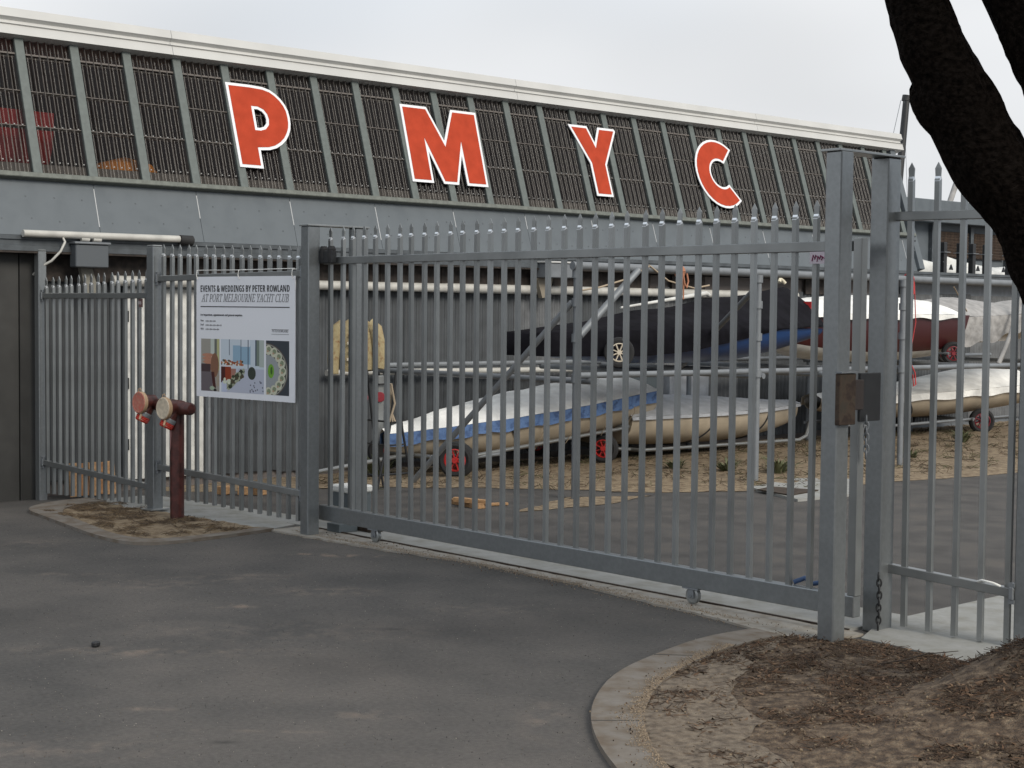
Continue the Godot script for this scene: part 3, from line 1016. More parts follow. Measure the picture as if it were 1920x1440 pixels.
func annex() -> void:
	var A := thing("annex", "grey house with brown slatted wall beyond the boathouse end", "building", Vector3(27, 0, -16.5))
	var s := st()
	box2(s, Vector3(22.6, 0, -21.0), Vector3(34.0, 3.25, -16.06))
	obj("wall", s, M.grey_panel, A)
	s = st()
	box2(s, Vector3(22.4, 3.22, -21.2), Vector3(34.4, 3.62, -15.75), 0.01)
	obj("roof", s, M.grey_panel, A)
	for i in 9:
		for j in 3:
			s = st()
			var y := 2.64 + 0.053 * i
			var x := 24.72 + j * 1.28
			box(s, Vector3(x + 0.55, y, -16.01), Vector3(1.12, 0.042, 0.03), Basis(Vector3.RIGHT, 0.5))
			obj("slat", s, M.slat, A)
	for j in 4:
		s = st()
		box2(s, Vector3(24.60 + j * 1.28, 2.1, -16.06), Vector3(24.70 + j * 1.28, 3.2, -15.98))
		obj("wall_post", s, M.beam, A)
	var px := [18.92, 19.72, 20.16, 20.48, 20.86, 21.5, 22.1, 22.9]
	for i in px.size():
		var o := thing("deck_post", ["black square post on the deck nearest the boathouse end", "black square post on the deck, second from the boathouse", "black square post on the deck, third from the boathouse", "black square post on the deck, fourth from the boathouse", "black square post on the deck, fifth from the boathouse", "black square post on the deck, sixth from the boathouse", "black square post on the deck, seventh from the boathouse", "black square post on the deck farthest from the boathouse"][i], "post", Vector3(px[i], 2.12, -12.62), 0.0, "black posts on the deck")
		s = st()
		box2(s, Vector3(px[i] - 0.04, 2.12, -12.66), Vector3(px[i] + 0.04, 2.62, -12.58), 0.004)
		obj("post", s, M.black_metal, o)
		s = st()
		box2(s, Vector3(px[i] - 0.075, 2.47, -12.69), Vector3(px[i] + 0.075, 2.48, -12.55))
		obj("collar", s, M.galv_old, o)
	var names := ["white upturned dinghy on the deck behind the black posts", "white dinghy behind the first one on the deck, farther right"]
	for i in 2:
		var o := thing("upturned_dinghy", names[i], "boat", Vector3(21.6 + 2.3 * i, 2.12, -13.6 - 0.8 * i), 0.05, "white boats on the deck")
		s = st()
		hull(s, 3.4, 0.5, 0.20 + 0.06 * i, 0.02, 2.6)
		obj("hull", s, M.white_paint, o, true)
		s = st()
		tube(s, [Vector3(-1.7, 0.05, 0.55), Vector3(1.5, 0.05, 0.66)], 0.012, 6)
		for k in 4:
			prism(s, v2([0, 0.06, 0.1, 0.06, 0.05, 0.14]), 0.0, 0.02, Transform3D(Basis(), Vector3(-1.3 + 0.8 * k, 0.06, 0.62)))
		obj("fittings", s, M.black_metal, o, true)
	s = st()
	tube(s, [Vector3(23.75, 2.0, -16.3), Vector3(24.18, 5.50, -16.3)], [0.085, 0.06], 10)
	var mast := thing("dark_mast", "dark leaning mast rising above the boathouse end", "mast", Vector3(23.75, 2.0, -16.3))
	obj("mast", s, M.black_metal, mast)
	s = st()
	tube(s, [Vector3(24.17, 5.40, -16.31), Vector3(24.185, 5.50, -16.30)], 0.08, 10)
	obj("sheave", s, M.black_metal, mast)
	s = st()
	tube(s, [Vector3(24.0, 5.4, -16.3), Vector3(23.55, 4.5, -16.2), Vector3(23.0, 3.3, -16.1)], 0.006, 5)
	tube(s, [Vector3(24.1, 5.4, -16.3), Vector3(24.3, 3.3, -16.3)], 0.004, 5)
	obj("stay", s, M.galv_old, mast)
	s = st()
	tube(s, [Vector3(25.65, 3.4, -16.4), Vector3(26.12, 4.25, -16.4)], 0.055, 8)
	tag(obj("pale_spar", s, M.canvas), "pale leaning spar above the slatted house roof by the tree", "spar")


# ------------------------------------------------------------------ fences and gate

func picket_mesh(h: float, w := 0.026) -> ArrayMesh:   # square tube with a pressed spear head; foot at y = 0, its face towards -x
	var s := st()
	var a := w / 2
	var t := 0.085
	var y0 := h - t
	var y1 := y0 + 0.012
	var b := [Vector3(-a, 0, -a), Vector3(-a, 0, a), Vector3(a, 0, a), Vector3(a, 0, -a)]
	var c := [Vector3(-a, y0, -a), Vector3(-a, y0, a), Vector3(a, y0 + 0.001, a), Vector3(a, y0 + 0.001, -a)]
	for i in 4:
		var j := (i + 1) % 4
		quad(s, b[i], b[j], c[j], c[i])
	quad(s, b[3], b[2], b[1], b[0])
	# pressed flanks up to the flat blade
	var e := 0.004
	var f := a * 1.05
	var d := [Vector3(-e, y1, -f), Vector3(-e, y1, f), Vector3(e, y1, f), Vector3(e, y1, -f)]
	for i in 4:
		var j := (i + 1) % 4
		quad(s, c[i], c[j], d[j], d[i])
	var ym := h - 0.030
	var g := [Vector3(-e, ym, -f * 1.18), Vector3(-e, ym, f * 1.18), Vector3(e, ym, f * 1.18), Vector3(e, ym, -f * 1.18)]
	for i in 4:
		var j := (i + 1) % 4
		quad(s, d[i], d[j], g[j], g[i])
	var p0 := Vector3(-e * 0.6, h, 0)
	var p1 := Vector3(e * 0.6, h, 0)
	tri(s, g[0], g[1], p0)
	tri(s, g[2], g[3], p1)
	quad(s, g[1], g[2], p1, p0)
	quad(s, g[3], g[0], p0, p1)
	return mesh_of(s)


var notch: ArrayMesh

func add_notch(p: MeshInstance3D, h: float) -> void:   # pressed shoulder under the spear head, its sky glint given by paler zinc
	if notch == null:
		var s := st()
		var a := 0.0136
		quad(s, Vector3(-a, -0.020, -a), Vector3(-a, -0.020, a), Vector3(-0.0052, 0.004, a * 1.05), Vector3(-0.0052, 0.004, -a * 1.05))
		quad(s, Vector3(-a, -0.020, a), Vector3(a * 0.6, -0.010, a), Vector3(-0.0052, 0.004, a * 1.05), Vector3(-0.0052, 0.004, a * 1.05))
		notch = mesh_of(s)
	inst("pressed_notch", notch, M.glint_zinc, p).position = Vector3(0, h - 0.073, 0)


func square_post(called: String, label: String, c: Vector3, size: float, h: float, turn := 0.0, cap := true, group := "") -> Node3D:
	var o := thing(called, label, "post", c, turn, group)
	var s := st()
	box(s, Vector3(0, h / 2, 0), Vector3(size, h, size), Basis(), 0.006)
	obj("shaft", s, M.galv, o, true)
	if cap:
		s = st()
		box(s, Vector3(0, h + 0.006, 0), Vector3(size * 0.97, 0.014, size * 0.97), Basis(), 0.006)
		obj("cap", s, M.galv2, o, true)
	return o


func fence_panel(label: String, a: Vector2, b: Vector2, top: Array, low: Array, tip: Array, foot: Array, n: int) -> Node3D:
	var d := (b - a).normalized()
	var turn := atan2(d.x, d.y)      # local +z runs from a to b
	var L := a.distance_to(b)
	var o := thing("picket_fence", label, "fence", Vector3(a.x, 0, a.y), turn, "galvanised fence panels")
	for r in [top, low]:
		var s := st()
		bar(s, Vector3(0, r[0] - 0.022, 0.0), Vector3(0, r[1] - 0.022, L), 0.044, 0.044, 0.003)
		obj("rail", s, M.galv0, o, true)
		for e in [[0.012, r[0]], [L - 0.012, r[1]]]:
			s = st()
			box(s, Vector3(0, e[1] - 0.022, e[0]), Vector3(0.062, 0.06, 0.022), Basis(), 0.003)
			box(s, Vector3(-0.01, e[1] + 0.018, e[0]), Vector3(0.03, 0.02, 0.03))
			box(s, Vector3(-0.01, e[1] - 0.062, e[0]), Vector3(0.03, 0.02, 0.03))
			obj("bracket", s, M.galv_old, o, true)
	var ph: float = ((tip[0] + tip[1]) - (foot[0] + foot[1])) / 2
	var mesh := picket_mesh(ph)
	for i in n:
		var t := (i + 0.62) / (n + 0.24) if n > 6 else (0.052 + 0.134 * i) / L
		var p := inst("picket", mesh, M["galv%d" % ((i * 7 + i / 3) % 3)], o)
		add_notch(p, ph)
		p.position = Vector3(0.0, lerpf(foot[0], foot[1], t), L * t)
		p.rotation = Vector3(rng.randfn(0, 0.002), rng.randfn(0, 0.02), rng.randfn(0, 0.002))
	return o


func fences() -> void:
	square_post("fence_post", "slim galvanised post at the left end of the fence by the timber wall", Vector3(5.885, -0.1, -12.50), 0.075, 2.15, 0.08, true, "fence posts")
	var mid := square_post("fence_post", "square galvanised post behind the fire hydrant", Vector3(5.998, 0.0, -10.768), 0.09, 2.05, 0.1, true, "fence posts")
	var s := st()
	box(s, Vector3(0, 0.03, 0), Vector3(0.17, 0.012, 0.15), Basis(), 0.002)
	obj("base_plate", s, M.galv2, mid, true)
	# far, middle and right panels
	fence_panel("low fence panel left of the hydrant, in front of the white door", Vector2(5.89, -12.46), Vector2(5.993, -10.815), [1.695, 1.697], [0.285, 0.215], [1.85, 1.855], [0.0, 0.055], 16)
	fence_panel("middle fence panel behind the hydrant carrying the white event sign", Vector2(6.002, -10.722), Vector2(6.205, -9.045), [1.827, 1.853], [0.382, 0.315], [2.045, 2.045], [0.14, 0.095], 16)
	var rp := fence_panel("right fence panel with long pickets beside the tree", Vector2(6.60, -4.60), Vector2(6.685, -3.845), [2.098, 2.092], [0.351, 0.30], [2.325, 2.335], [0.045, 0.02], 6)
	s = st()
	box(s, Vector3(0.0, 1.22, 0.03), Vector3(0.044, 1.72, 0.05), Basis(), 0.003)
	obj("stile", s, M.galv1, rp, true)
	square_post("fence_post", "square galvanised post at the right edge beside the tree mound", Vector3(6.725, 0.0, -3.80), 0.10, 2.45, 0.08, true, "fence posts")
	# the two portals that guide the sliding gate
	for e in [[Vector3(6.213, 0, -8.993), Vector3(6.625, 0, -8.993), 2.158, "left", "beside the event sign"], [Vector3(6.158, 0, -4.516), Vector3(6.58, 0, -4.545), 2.362, "right", "with the brown lock box"]]:
		var o := thing("gate_portal", "%s steel portal of two square posts %s, guiding the sliding gate" % [e[3], e[4]], "gate post", e[0], 0.0, "gate portals")
		for k in 2:
			s = st()
			var z: float = 0.104 if e[3] == "right" and k == 1 else 0.094
			box(s, e[k] + Vector3(0, e[2] / 2, 0), Vector3(0.098 if k == 0 else 0.11, e[2], z), Basis(), 0.006)
			obj("post", s, M.galv, o)
		s = st()
		var m: Vector3 = (e[0] + e[1]) / 2
		box(s, m + Vector3(0.0, e[2] + 0.006, 0), Vector3(e[1].x - e[0].x + 0.115, 0.012, 0.115), Basis(), 0.002)
		obj("cap_plate", s, M.galv2, o)
	# guide rollers on the left portal
	var g := thing("guide_roller", "dark guide roller bracket at the left end of the gate top rail", "bracket", Vector3(6.27, 1.95, -8.9))
	s = st()
	box2(s, Vector3(6.255, 1.90, -8.965), Vector3(6.30, 1.99, -8.80), 0.006)
	obj("plate", s, M.black_metal, g)
	for zz in [-8.92, -8.83]:
		s = st()
		lathe(s, [Vector2(0, -0.05), Vector2(0.026, -0.05), Vector2(0.03, -0.02), Vector2(0.03, 0.04), Vector2(0.02, 0.06), Vector2(0, 0.06)], Transform3D(Basis(), Vector3(6.275, 1.96, zz)), 12)
		obj("roller", s, M.dark_rubber, g)
	# lock gear on the right portal
	var k := thing("lock_box", "rusty brown steel lock box on the right gate post", "lock", Vector3(6.16, 1.18, -4.455))
	s = st()
	box2(s, Vector3(6.088, 1.062, -4.468), Vector3(6.216, 1.308, -4.438), 0.004)
	obj("case", s, M.rust, k)
	s = st()
	box2(s, Vector3(6.086, 1.310, -4.466), Vector3(6.218, 1.318, -4.428))
	obj("lip", s, M.galv_old, k)
	var lt := thing("gate_latch", "dark steel latch plates between the two right gate posts", "latch", Vector3(6.4, 1.2, -4.5))
	s = st()
	box2(s, Vector3(6.219, 1.13, -4.478), Vector3(6.30, 1.275, -4.452), 0.003)
	obj("bolt_housing", s, mat(lin(0.045, 0.035, 0.032), 0.6, 0.3), lt)
	s = st()
	box2(s, Vector3(6.302, 1.07, -4.492), Vector3(6.47, 1.305, -4.474), 0.003)
	obj("striker_plate", s, M.black_metal, lt)
	chain("black chain hanging low on the right gate portal", Vector3(6.515, 0.31, -4.488), 9, 0.031, M.black_metal, 0.0045)
	chain("grey chain bunched below the brown lock box", Vector3(6.33, 1.10, -4.452), 7, 0.028, M.galv_old, 0.004)


func chain(label: String, at: Vector3, n: int, step: float, m: Material, r: float) -> void:
	var o := thing("chain", label, "chain", at)
	var mesh: ArrayMesh
	for i in n:
		if i == 0:
			var s := st()
			var pts := []
			for j in 13:
				var a := TAU * j / 12
				pts.append(Vector3(cos(a) * 0.011, sin(a) * 0.021, 0))
			tube(s, pts, r, 6, false)
			mesh = mesh_of(s)
		var l := inst("link", mesh, m, o)
		l.position = Vector3(-0.006 + rng.randfn(0, 0.002), -step * i - 0.02, rng.randfn(0, 0.002))
		l.rotation.y = (i % 2) * PI / 2 + 0.7


func gate() -> void:
	var gx := 6.345
	var o := thing("sliding_gate", "long galvanised sliding gate of spear pickets across the drive", "gate", Vector3(gx, 0, -6.8))
	var s := st()
	bar(s, Vector3(gx, 1.923, -8.99), Vector3(gx, 1.923, -4.56), 0.05, 0.05, 0.003)
	obj("top_rail", s, M.galv0, o)
	s = st()
	bar(s, Vector3(gx, 0.158, -9.03), Vector3(gx, 0.158, -4.50), 0.06, 0.105, 0.004)
	obj("bottom_rail", s, M.galv, o)
	s = st()
	bar(s, Vector3(gx, 0.21, -4.52), Vector3(gx, 1.96, -4.52), 0.05, 0.05, 0.003)
	obj("stile", s, M.galv1, o)
	var mesh := picket_mesh(1.955)
	for i in 33:
		var p := inst("picket", mesh, M["galv%d" % ((i * 5 + i / 4) % 3)], o)
		add_notch(p, 1.955)
		p.position = Vector3(0, 0.20, 0) + Vector3(0, 0, lerpf(-8.93, -4.79, i / 32.0) + 6.8)
		p.rotation = Vector3(rng.randfn(0, 0.0015), rng.randfn(0, 0.02), rng.randfn(0, 0.0015))
	for z in [-8.40, -5.56]:
		s = st()
		lathe(s, [Vector2(0, -0.016), Vector2(0.034, -0.016), Vector2(0.045, -0.012), Vector2(0.038, 0.0), Vector2(0.045, 0.012), Vector2(0.034, 0.016), Vector2(0, 0.016)], Transform3D(Basis(Vector3(0, 0, 1), Vector3(1, 0, 0), Vector3(0, 1, 0)), Vector3(gx, 0.062, z)), 18)
		var w := obj("wheel", s, M.galv2, o)
		s = st()
		box2(s, Vector3(gx - 0.03, 0.098, z - 0.055), Vector3(gx + 0.03, 0.107, z + 0.055))
		box2(s, Vector3(gx - 0.024, 0.05, z - 0.02), Vector3(gx - 0.019, 0.1, z + 0.02))
		box2(s, Vector3(gx + 0.019, 0.05, z - 0.02), Vector3(gx + 0.024, 0.1, z + 0.02))
		tube(s, [Vector3(gx - 0.03, 0.062, z), Vector3(gx + 0.03, 0.062, z)], 0.008, 8)
		obj("bracket", s, M.galv_old, w, true).position = -base_of(w)
	var mt := thing("gate_stop", "dark steel stop blocks under the left end of the gate", "gate stop", Vector3(6.5, 0.02, -8.98))
	s = st()
	box2(s, Vector3(6.40, 0.014, -9.05), Vector3(6.56, 0.075, -8.90), 0.004)
	obj("block", s, M.motor_grey, mt)
	s = st()
	box2(s, Vector3(6.58, 0.014, -8.95), Vector3(6.70, 0.055, -8.78), 0.004)
	obj("block", s, M.rust, mt)
	var cab := thing("gate_motor", "dark gate motor cabinet with white lid behind the left portal", "motor", Vector3(6.83, 0, -9.34))
	s = st()
	box2(s, Vector3(6.73, 0.0, -9.45), Vector3(6.93, 0.235, -9.23), 0.008)
	obj("case", s, M.motor_grey, cab)
	s = st()
	box2(s, Vector3(6.72, 0.237, -9.46), Vector3(6.94, 0.29, -9.22), 0.012)
	obj("lid", s, M.plastic_white, cab)
	var sg := thing("maker_plate", "small white plate with purple lettering under the gate top rail", "plate", Vector3(6.31, 1.87, -4.74))
	s = st()
	box2(s, Vector3(6.312, 1.838, -4.80), Vector3(6.316, 1.897, -4.70))
	obj("plate", s, mat(lin(0.50, 0.44, 0.49), 0.5), sg)
	s = st()
	for q in [[0.0, 0.0, 0.016], [0.016, 0.004, 0.011], [0.03, -0.004, 0.014], [0.046, 0.003, 0.010], [0.058, -0.003, 0.009]]:
		tube(s, [Vector3(6.310, 1.866 + q[1] - q[2], -4.785 + q[0]), Vector3(6.310, 1.866 + q[1] + q[2], -4.778 + q[0]), Vector3(6.310, 1.866 + q[1], -4.770 + q[0])], 0.003, 5)
	obj("lettering", s, mat(lin(0.20, 0.03, 0.09), 0.6), sg)
	s = st()
	box2(s, Vector3(5.972, 1.585, -10.985), Vector3(5.977, 1.65, -10.915))
	sg = thing("maker_plate", "small dark red plate on the low left fence panel", "plate", Vector3(5.97, 1.6, -10.95))
	obj("plate", s, mat(lin(0.16, 0.09, 0.085), 0.5), sg)
	s = st()
	for q in 4:
		box2(s, Vector3(5.970, 1.605 + 0.004 * (q % 2), -10.972 + q * 0.012), Vector3(5.9715, 1.632, -10.966 + q * 0.012))
	obj("lettering", s, mat(lin(0.5, 0.45, 0.45), 0.6), sg)
	s = st()
	tube(s, [Vector3(6.36, 0.222, -4.90), Vector3(6.40, 0.245, -4.86), Vector3(6.39, 0.225, -4.80), Vector3(6.44, 0.24, -4.74), Vector3(6.40, 0.226, -4.70)], 0.013, 7)
	tag(obj("blue_cord", s, M.blue), "blue cord lying on the gate bottom rail by the right post", "cord")
	s = st()
	tube(s, [Vector3(6.64, 0.315, -4.02), Vector3(6.61, 0.33, -3.98), Vector3(6.61, 0.325, -3.92), Vector3(6.64, 0.31, -3.90)], 0.006, 6)
	tag(obj("cable_tie", s, M.plastic_white), "white loop on the right fence panel's lower rail", "cable tie")


# ------------------------------------------------------------------ the event sign

func words(parent: Node, called: String, txt: String, bold: bool, serif: bool, x0: float, x1: float, y: float, cap: float, m: Material, z := 0.0035, slant := 0.0) -> MeshInstance3D:
	var f := SystemFont.new()
	f.font_names = PackedStringArray(["Droid Serif" if serif else "Droid Sans"])
	f.font_weight = 700 if bold else 400
	var t := TextMesh.new()
	t.text = txt
	t.font = f
	t.font_size = 48
	t.pixel_size = 0.01
	t.depth = 0.01
	t.curve_step = 1.0
	t.horizontal_alignment = HORIZONTAL_ALIGNMENT_LEFT
	var bb := t.get_aabb()
	var o := MeshInstance3D.new()
	o.name = numbered(parent, called)
	o.mesh = t
	o.material_override = m
	var sx := (x1 - x0) / maxf(bb.size.x, 0.01)
	var sy := cap / maxf(bb.size.y, 0.01)
	o.transform = Transform3D(Basis(Vector3(sx, 0, 0), Vector3(slant * sy, sy, 0), Vector3(0, 0, 0.1)), Vector3(x0 - bb.position.x * sx - slant * sy * bb.position.y, y - bb.position.y * sy, z))
	parent.add_child(o, true)
	return o


func disc(im: Image, cx: float, cy: float, rx: float, ry: float, c: Color, noise := 0.0) -> void:
	for y in range(maxi(0, int(cy - ry)), mini(im.get_height(), int(cy + ry) + 1)):
		for x in range(maxi(0, int(cx - rx)), mini(im.get_width(), int(cx + rx) + 1)):
			if pow((x - cx) / rx, 2) + pow((y - cy) / ry, 2) <= 1.0:
				var k := 1.0 + noise * rng.randf_range(-1, 1)
				im.set_pixel(x, y, Color(c.r * k, c.g * k, c.b * k))


func fill(im: Image, x: int, y: int, w: int, h: int, c: Color) -> void:
	im.fill_rect(Rect2i(x, y, w, h), c)


func picture(k: int) -> ImageTexture:
	var w: int = [100, 220, 112][k]
	var im := Image.create(w, 200, false, Image.FORMAT_RGB8)
	if k == 0:      # hands round a glass, a grey sleeve
		im.fill(Color(0.60, 0.59, 0.56))
		fill(im, 52, 0, 20, 110, Color(0.74, 0.77, 0.74))
		fill(im, 74, 0, 12, 70, Color(0.40, 0.42, 0.40))
		fill(im, 86, 0, 14, 120, Color(0.70, 0.70, 0.52))
		for i in 5:
			disc(im, 38, 62 + i * 13, 32 - i * 2, 7, Color(0.70, 0.50, 0.41), 0.08)
		disc(im, 74, 100, 22, 46, Color(0.50, 0.36, 0.28), 0.1)
		fill(im, 0, 96, 52, 36, Color(0.27, 0.21, 0.22))
		fill(im, 0, 126, 62, 74, Color(0.40, 0.37, 0.39))
		for i in 30:
			fill(im, 56 + i / 3, 126 + i * 2, 16, 3, Color(0.27, 0.12, 0.11))
		fill(im, 84, 140, 16, 40, Color(0.62, 0.58, 0.52))
		disc(im, 60, 188, 14, 8, Color(0.62, 0.68, 0.60), 0.15)
		disc(im, 76, 195, 8, 6, Color(0.1, 0.1, 0.1))
	elif k == 1:    # a bright room with flowers on white tables
		im.fill(Color(0.76, 0.80, 0.84))
		fill(im, 62, 22, 90, 70, Color(0.55, 0.67, 0.75))
		fill(im, 100, 0, 50, 26, Color(0.80, 0.83, 0.86))
		for q in [[42, 3, 60], [102, 3, 84], [138, 4, 110], [176, 6, 96]]:
			fill(im, q[0], 0, q[1], q[2], Color(0.22, 0.27, 0.34))
		fill(im, 182, 0, 14, 96, Color(0.45, 0.50, 0.46))
		fill(im, 196, 0, 24, 100, Color(0.66, 0.70, 0.68))
		for i in 60:
			disc(im, rng.randf_range(2, 112), rng.randf_range(78, 96), 5, 4, [Color(0.25, 0.25, 0.2), Color(0.66, 0.4, 0.24), Color(0.86, 0.84, 0.78), Color(0.6, 0.3, 0.18)][i % 4])
		fill(im, 0, 98, 66, 12, Color(0.80, 0.80, 0.82))
		fill(im, 0, 104, 22, 60, Color(0.28, 0.10, 0.09))
		fill(im, 22, 104, 30, 52, Color(0.55, 0.22, 0.12))
		fill(im, 52, 110, 26, 40, Color(0.62, 0.45, 0.40))
		fill(im, 78, 108, 46, 40, Color(0.74, 0.77, 0.82))
		for y in 92:
			fill(im, 20 + int(maxf(0.0, 92 - y) * 0.8), 108 + y, 200, 1, Color(0.70, 0.72, 0.78))
		disc(im, 158, 124, 20, 24, Color(0.20, 0.23, 0.20), 0.4)
		for i in 150:
			var t := rng.randf()
			disc(im, 20 + 92 * t + rng.randf_range(-8, 8), 186 - 62 * t + rng.randf_range(-14, 12), 6, 6, [Color(0.14, 0.17, 0.12), Color(0.2, 0.24, 0.16), Color(0.3, 0.27, 0.2), Color(0.62, 0.64, 0.55)][mini(3, int(rng.randf() * 4.3)) % 4], 0.2)
		fill(im, 6, 158, 24, 42, Color(0.72, 0.75, 0.84))
		for i in 12:
			disc(im, rng.randf_range(14, 46), rng.randf_range(146, 166), 6, 6, Color(0.80, 0.82, 0.74), 0.1)
		for i in 16:
			disc(im, rng.randf_range(150, 215), rng.randf_range(150, 194), 3, 3, Color(0.36, 0.37, 0.42))
	else:           # a round platter of small white bites on slate
		im.fill(Color(0.20, 0.23, 0.26))
		disc(im, -6, 112, 112, 104, Color(0.33, 0.29, 0.26))
		disc(im, -6, 112, 108, 100, Color(0.60, 0.61, 0.58))
		disc(im, -6, 112, 104, 97, Color(0.19, 0.18, 0.16), 0.2)
		disc(im, 4, 114, 62, 62, Color(0.58, 0.60, 0.61), 0.05)
		for i in 9:
			var a := -1.45 + 2.9 * i / 8
			var cx := 2.0 + 78 * cos(a)
			var cy := 112.0 + 78 * sin(a)
			disc(im, cx, cy, 17, 18, Color(0.76, 0.76, 0.68), 0.08)
			disc(im, cx + 2, cy - 3, 9, 9, Color(0.48, 0.52, 0.42), 0.3)
			disc(im, cx - 3, cy + 4, 5, 4, Color(0.66, 0.56, 0.46), 0.2)
		disc(im, 24, 112, 15, 26, Color(0.42, 0.62, 0.20), 0.15)
		disc(im, 26, 110, 5, 14, Color(0.20, 0.36, 0.10), 0.2)
	return ImageTexture.create_from_image(im)


func sign_board() -> void:
	var W := 1.103
	var Ht := 0.885
	var o := thing("event_sign", "white printed events and weddings board tied to the middle fence panel", "sign", Vector3(6.025, 0.93, -10.19), atan2(-0.9925, 0.122))
	var s := st()
	box(s, Vector3(W / 2, Ht / 2, 0), Vector3(W, Ht, 0.005))
	obj("board", s, mat(lin(0.74, 0.755, 0.795), 0.5), o, true)
	var y := func(f: float) -> float: return Ht * (1.0 - f)
	words(o, "heading", "EVENTS & WEDDINGS BY PETER ROWLAND", true, false, 0.05, 1.045, y.call(0.125), 0.047, M.ink)
	words(o, "heading", "AT PORT MELBOURNE YACHT CLUB", false, true, 0.06, 1.03, y.call(0.207), 0.058, M.ink_grey, 0.0035, 0.22)
	s = st()
	box(s, Vector3(0.547, y.call(0.248), 0.003), Vector3(0.995, 0.0065, 0.0016))
	obj("rule", s, M.ink, o, true)
	words(o, "small_print", "For inspections, appointments and general enquiries", true, false, 0.05, 0.53, y.call(0.330), 0.020, M.ink)
	for i in 3:
		words(o, "small_print", ["Phone", "Email", "Web"][i], false, false, 0.05, 0.085, y.call(0.372 + 0.034 * i), 0.015, M.ink_grey)
		s = st()
		for j in [9, 14, 12][i]:
			box(s, Vector3(0.112 + 0.0135 * j, y.call(0.368 + 0.034 * i), 0.003), Vector3(0.009, 0.006 + 0.003 * ((j * 5) % 3), 0.001))
		stuff(obj("small_print", s, M.ink_grey, o, true))
	words(o, "small_print", "PETER ROWLAND", false, false, 0.86, 1.03, y.call(0.447), 0.018, M.ink_grey)
	s = st()
	for q in [[0.945, 0.425, 0.185, 0.0025], [0.945, 0.463, 0.185, 0.0025]]:
		box(s, Vector3(q[0], y.call(q[1]), 0.003), Vector3(q[2], q[3], 0.001))
	obj("rule", s, M.ink_grey, o, true)
	var px := [[0.056, 0.270], [0.288, 0.772], [0.793, 1.042]]
	for i in 3:
		s = st()
		var a: float = px[i][0]
		var b: float = px[i][1]
		for v in [[a, 0.95, 0, 1], [b, 0.515, 1, 0], [b, 0.95, 1, 1], [a, 0.95, 0, 1], [a, 0.515, 0, 0], [b, 0.515, 1, 0]]:
			s.set_normal(Vector3(0, 0, 1))
			s.set_uv(Vector2(v[2], v[3]))
			s.add_vertex(Vector3(v[0], y.call(v[1]), 0.0032))
		var m := StandardMaterial3D.new()
		m.albedo_texture = picture(i)
		m.roughness = 0.45
		m.texture_repeat = false
		m.cull_mode = BaseMaterial3D.CULL_DISABLED
		obj("printed_photo", s, m, o, true)
	for q in [0.02, 0.50, 1.085]:
		s = st()
		tube(s, [Vector3(q, Ht - 0.02, 0.006), Vector3(q - 0.004, Ht + 0.01, 0.016), Vector3(q, Ht + 0.045, 0.012), Vector3(q + 0.004, Ht + 0.05, -0.05)], 0.0035, 6)
		obj("cable_tie", s, M.plastic_white, o, true)
	s = st()
	tube(s, [Vector3(0.02, Ht + 0.048, 0.006), Vector3(0.5, Ht + 0.046, 0.004), Vector3(1.1, Ht + 0.052, 0.006)], 0.003, 5)
	obj("cord", s, M.plastic_white, o, true)


# ------------------------------------------------------------------ fire hydrant

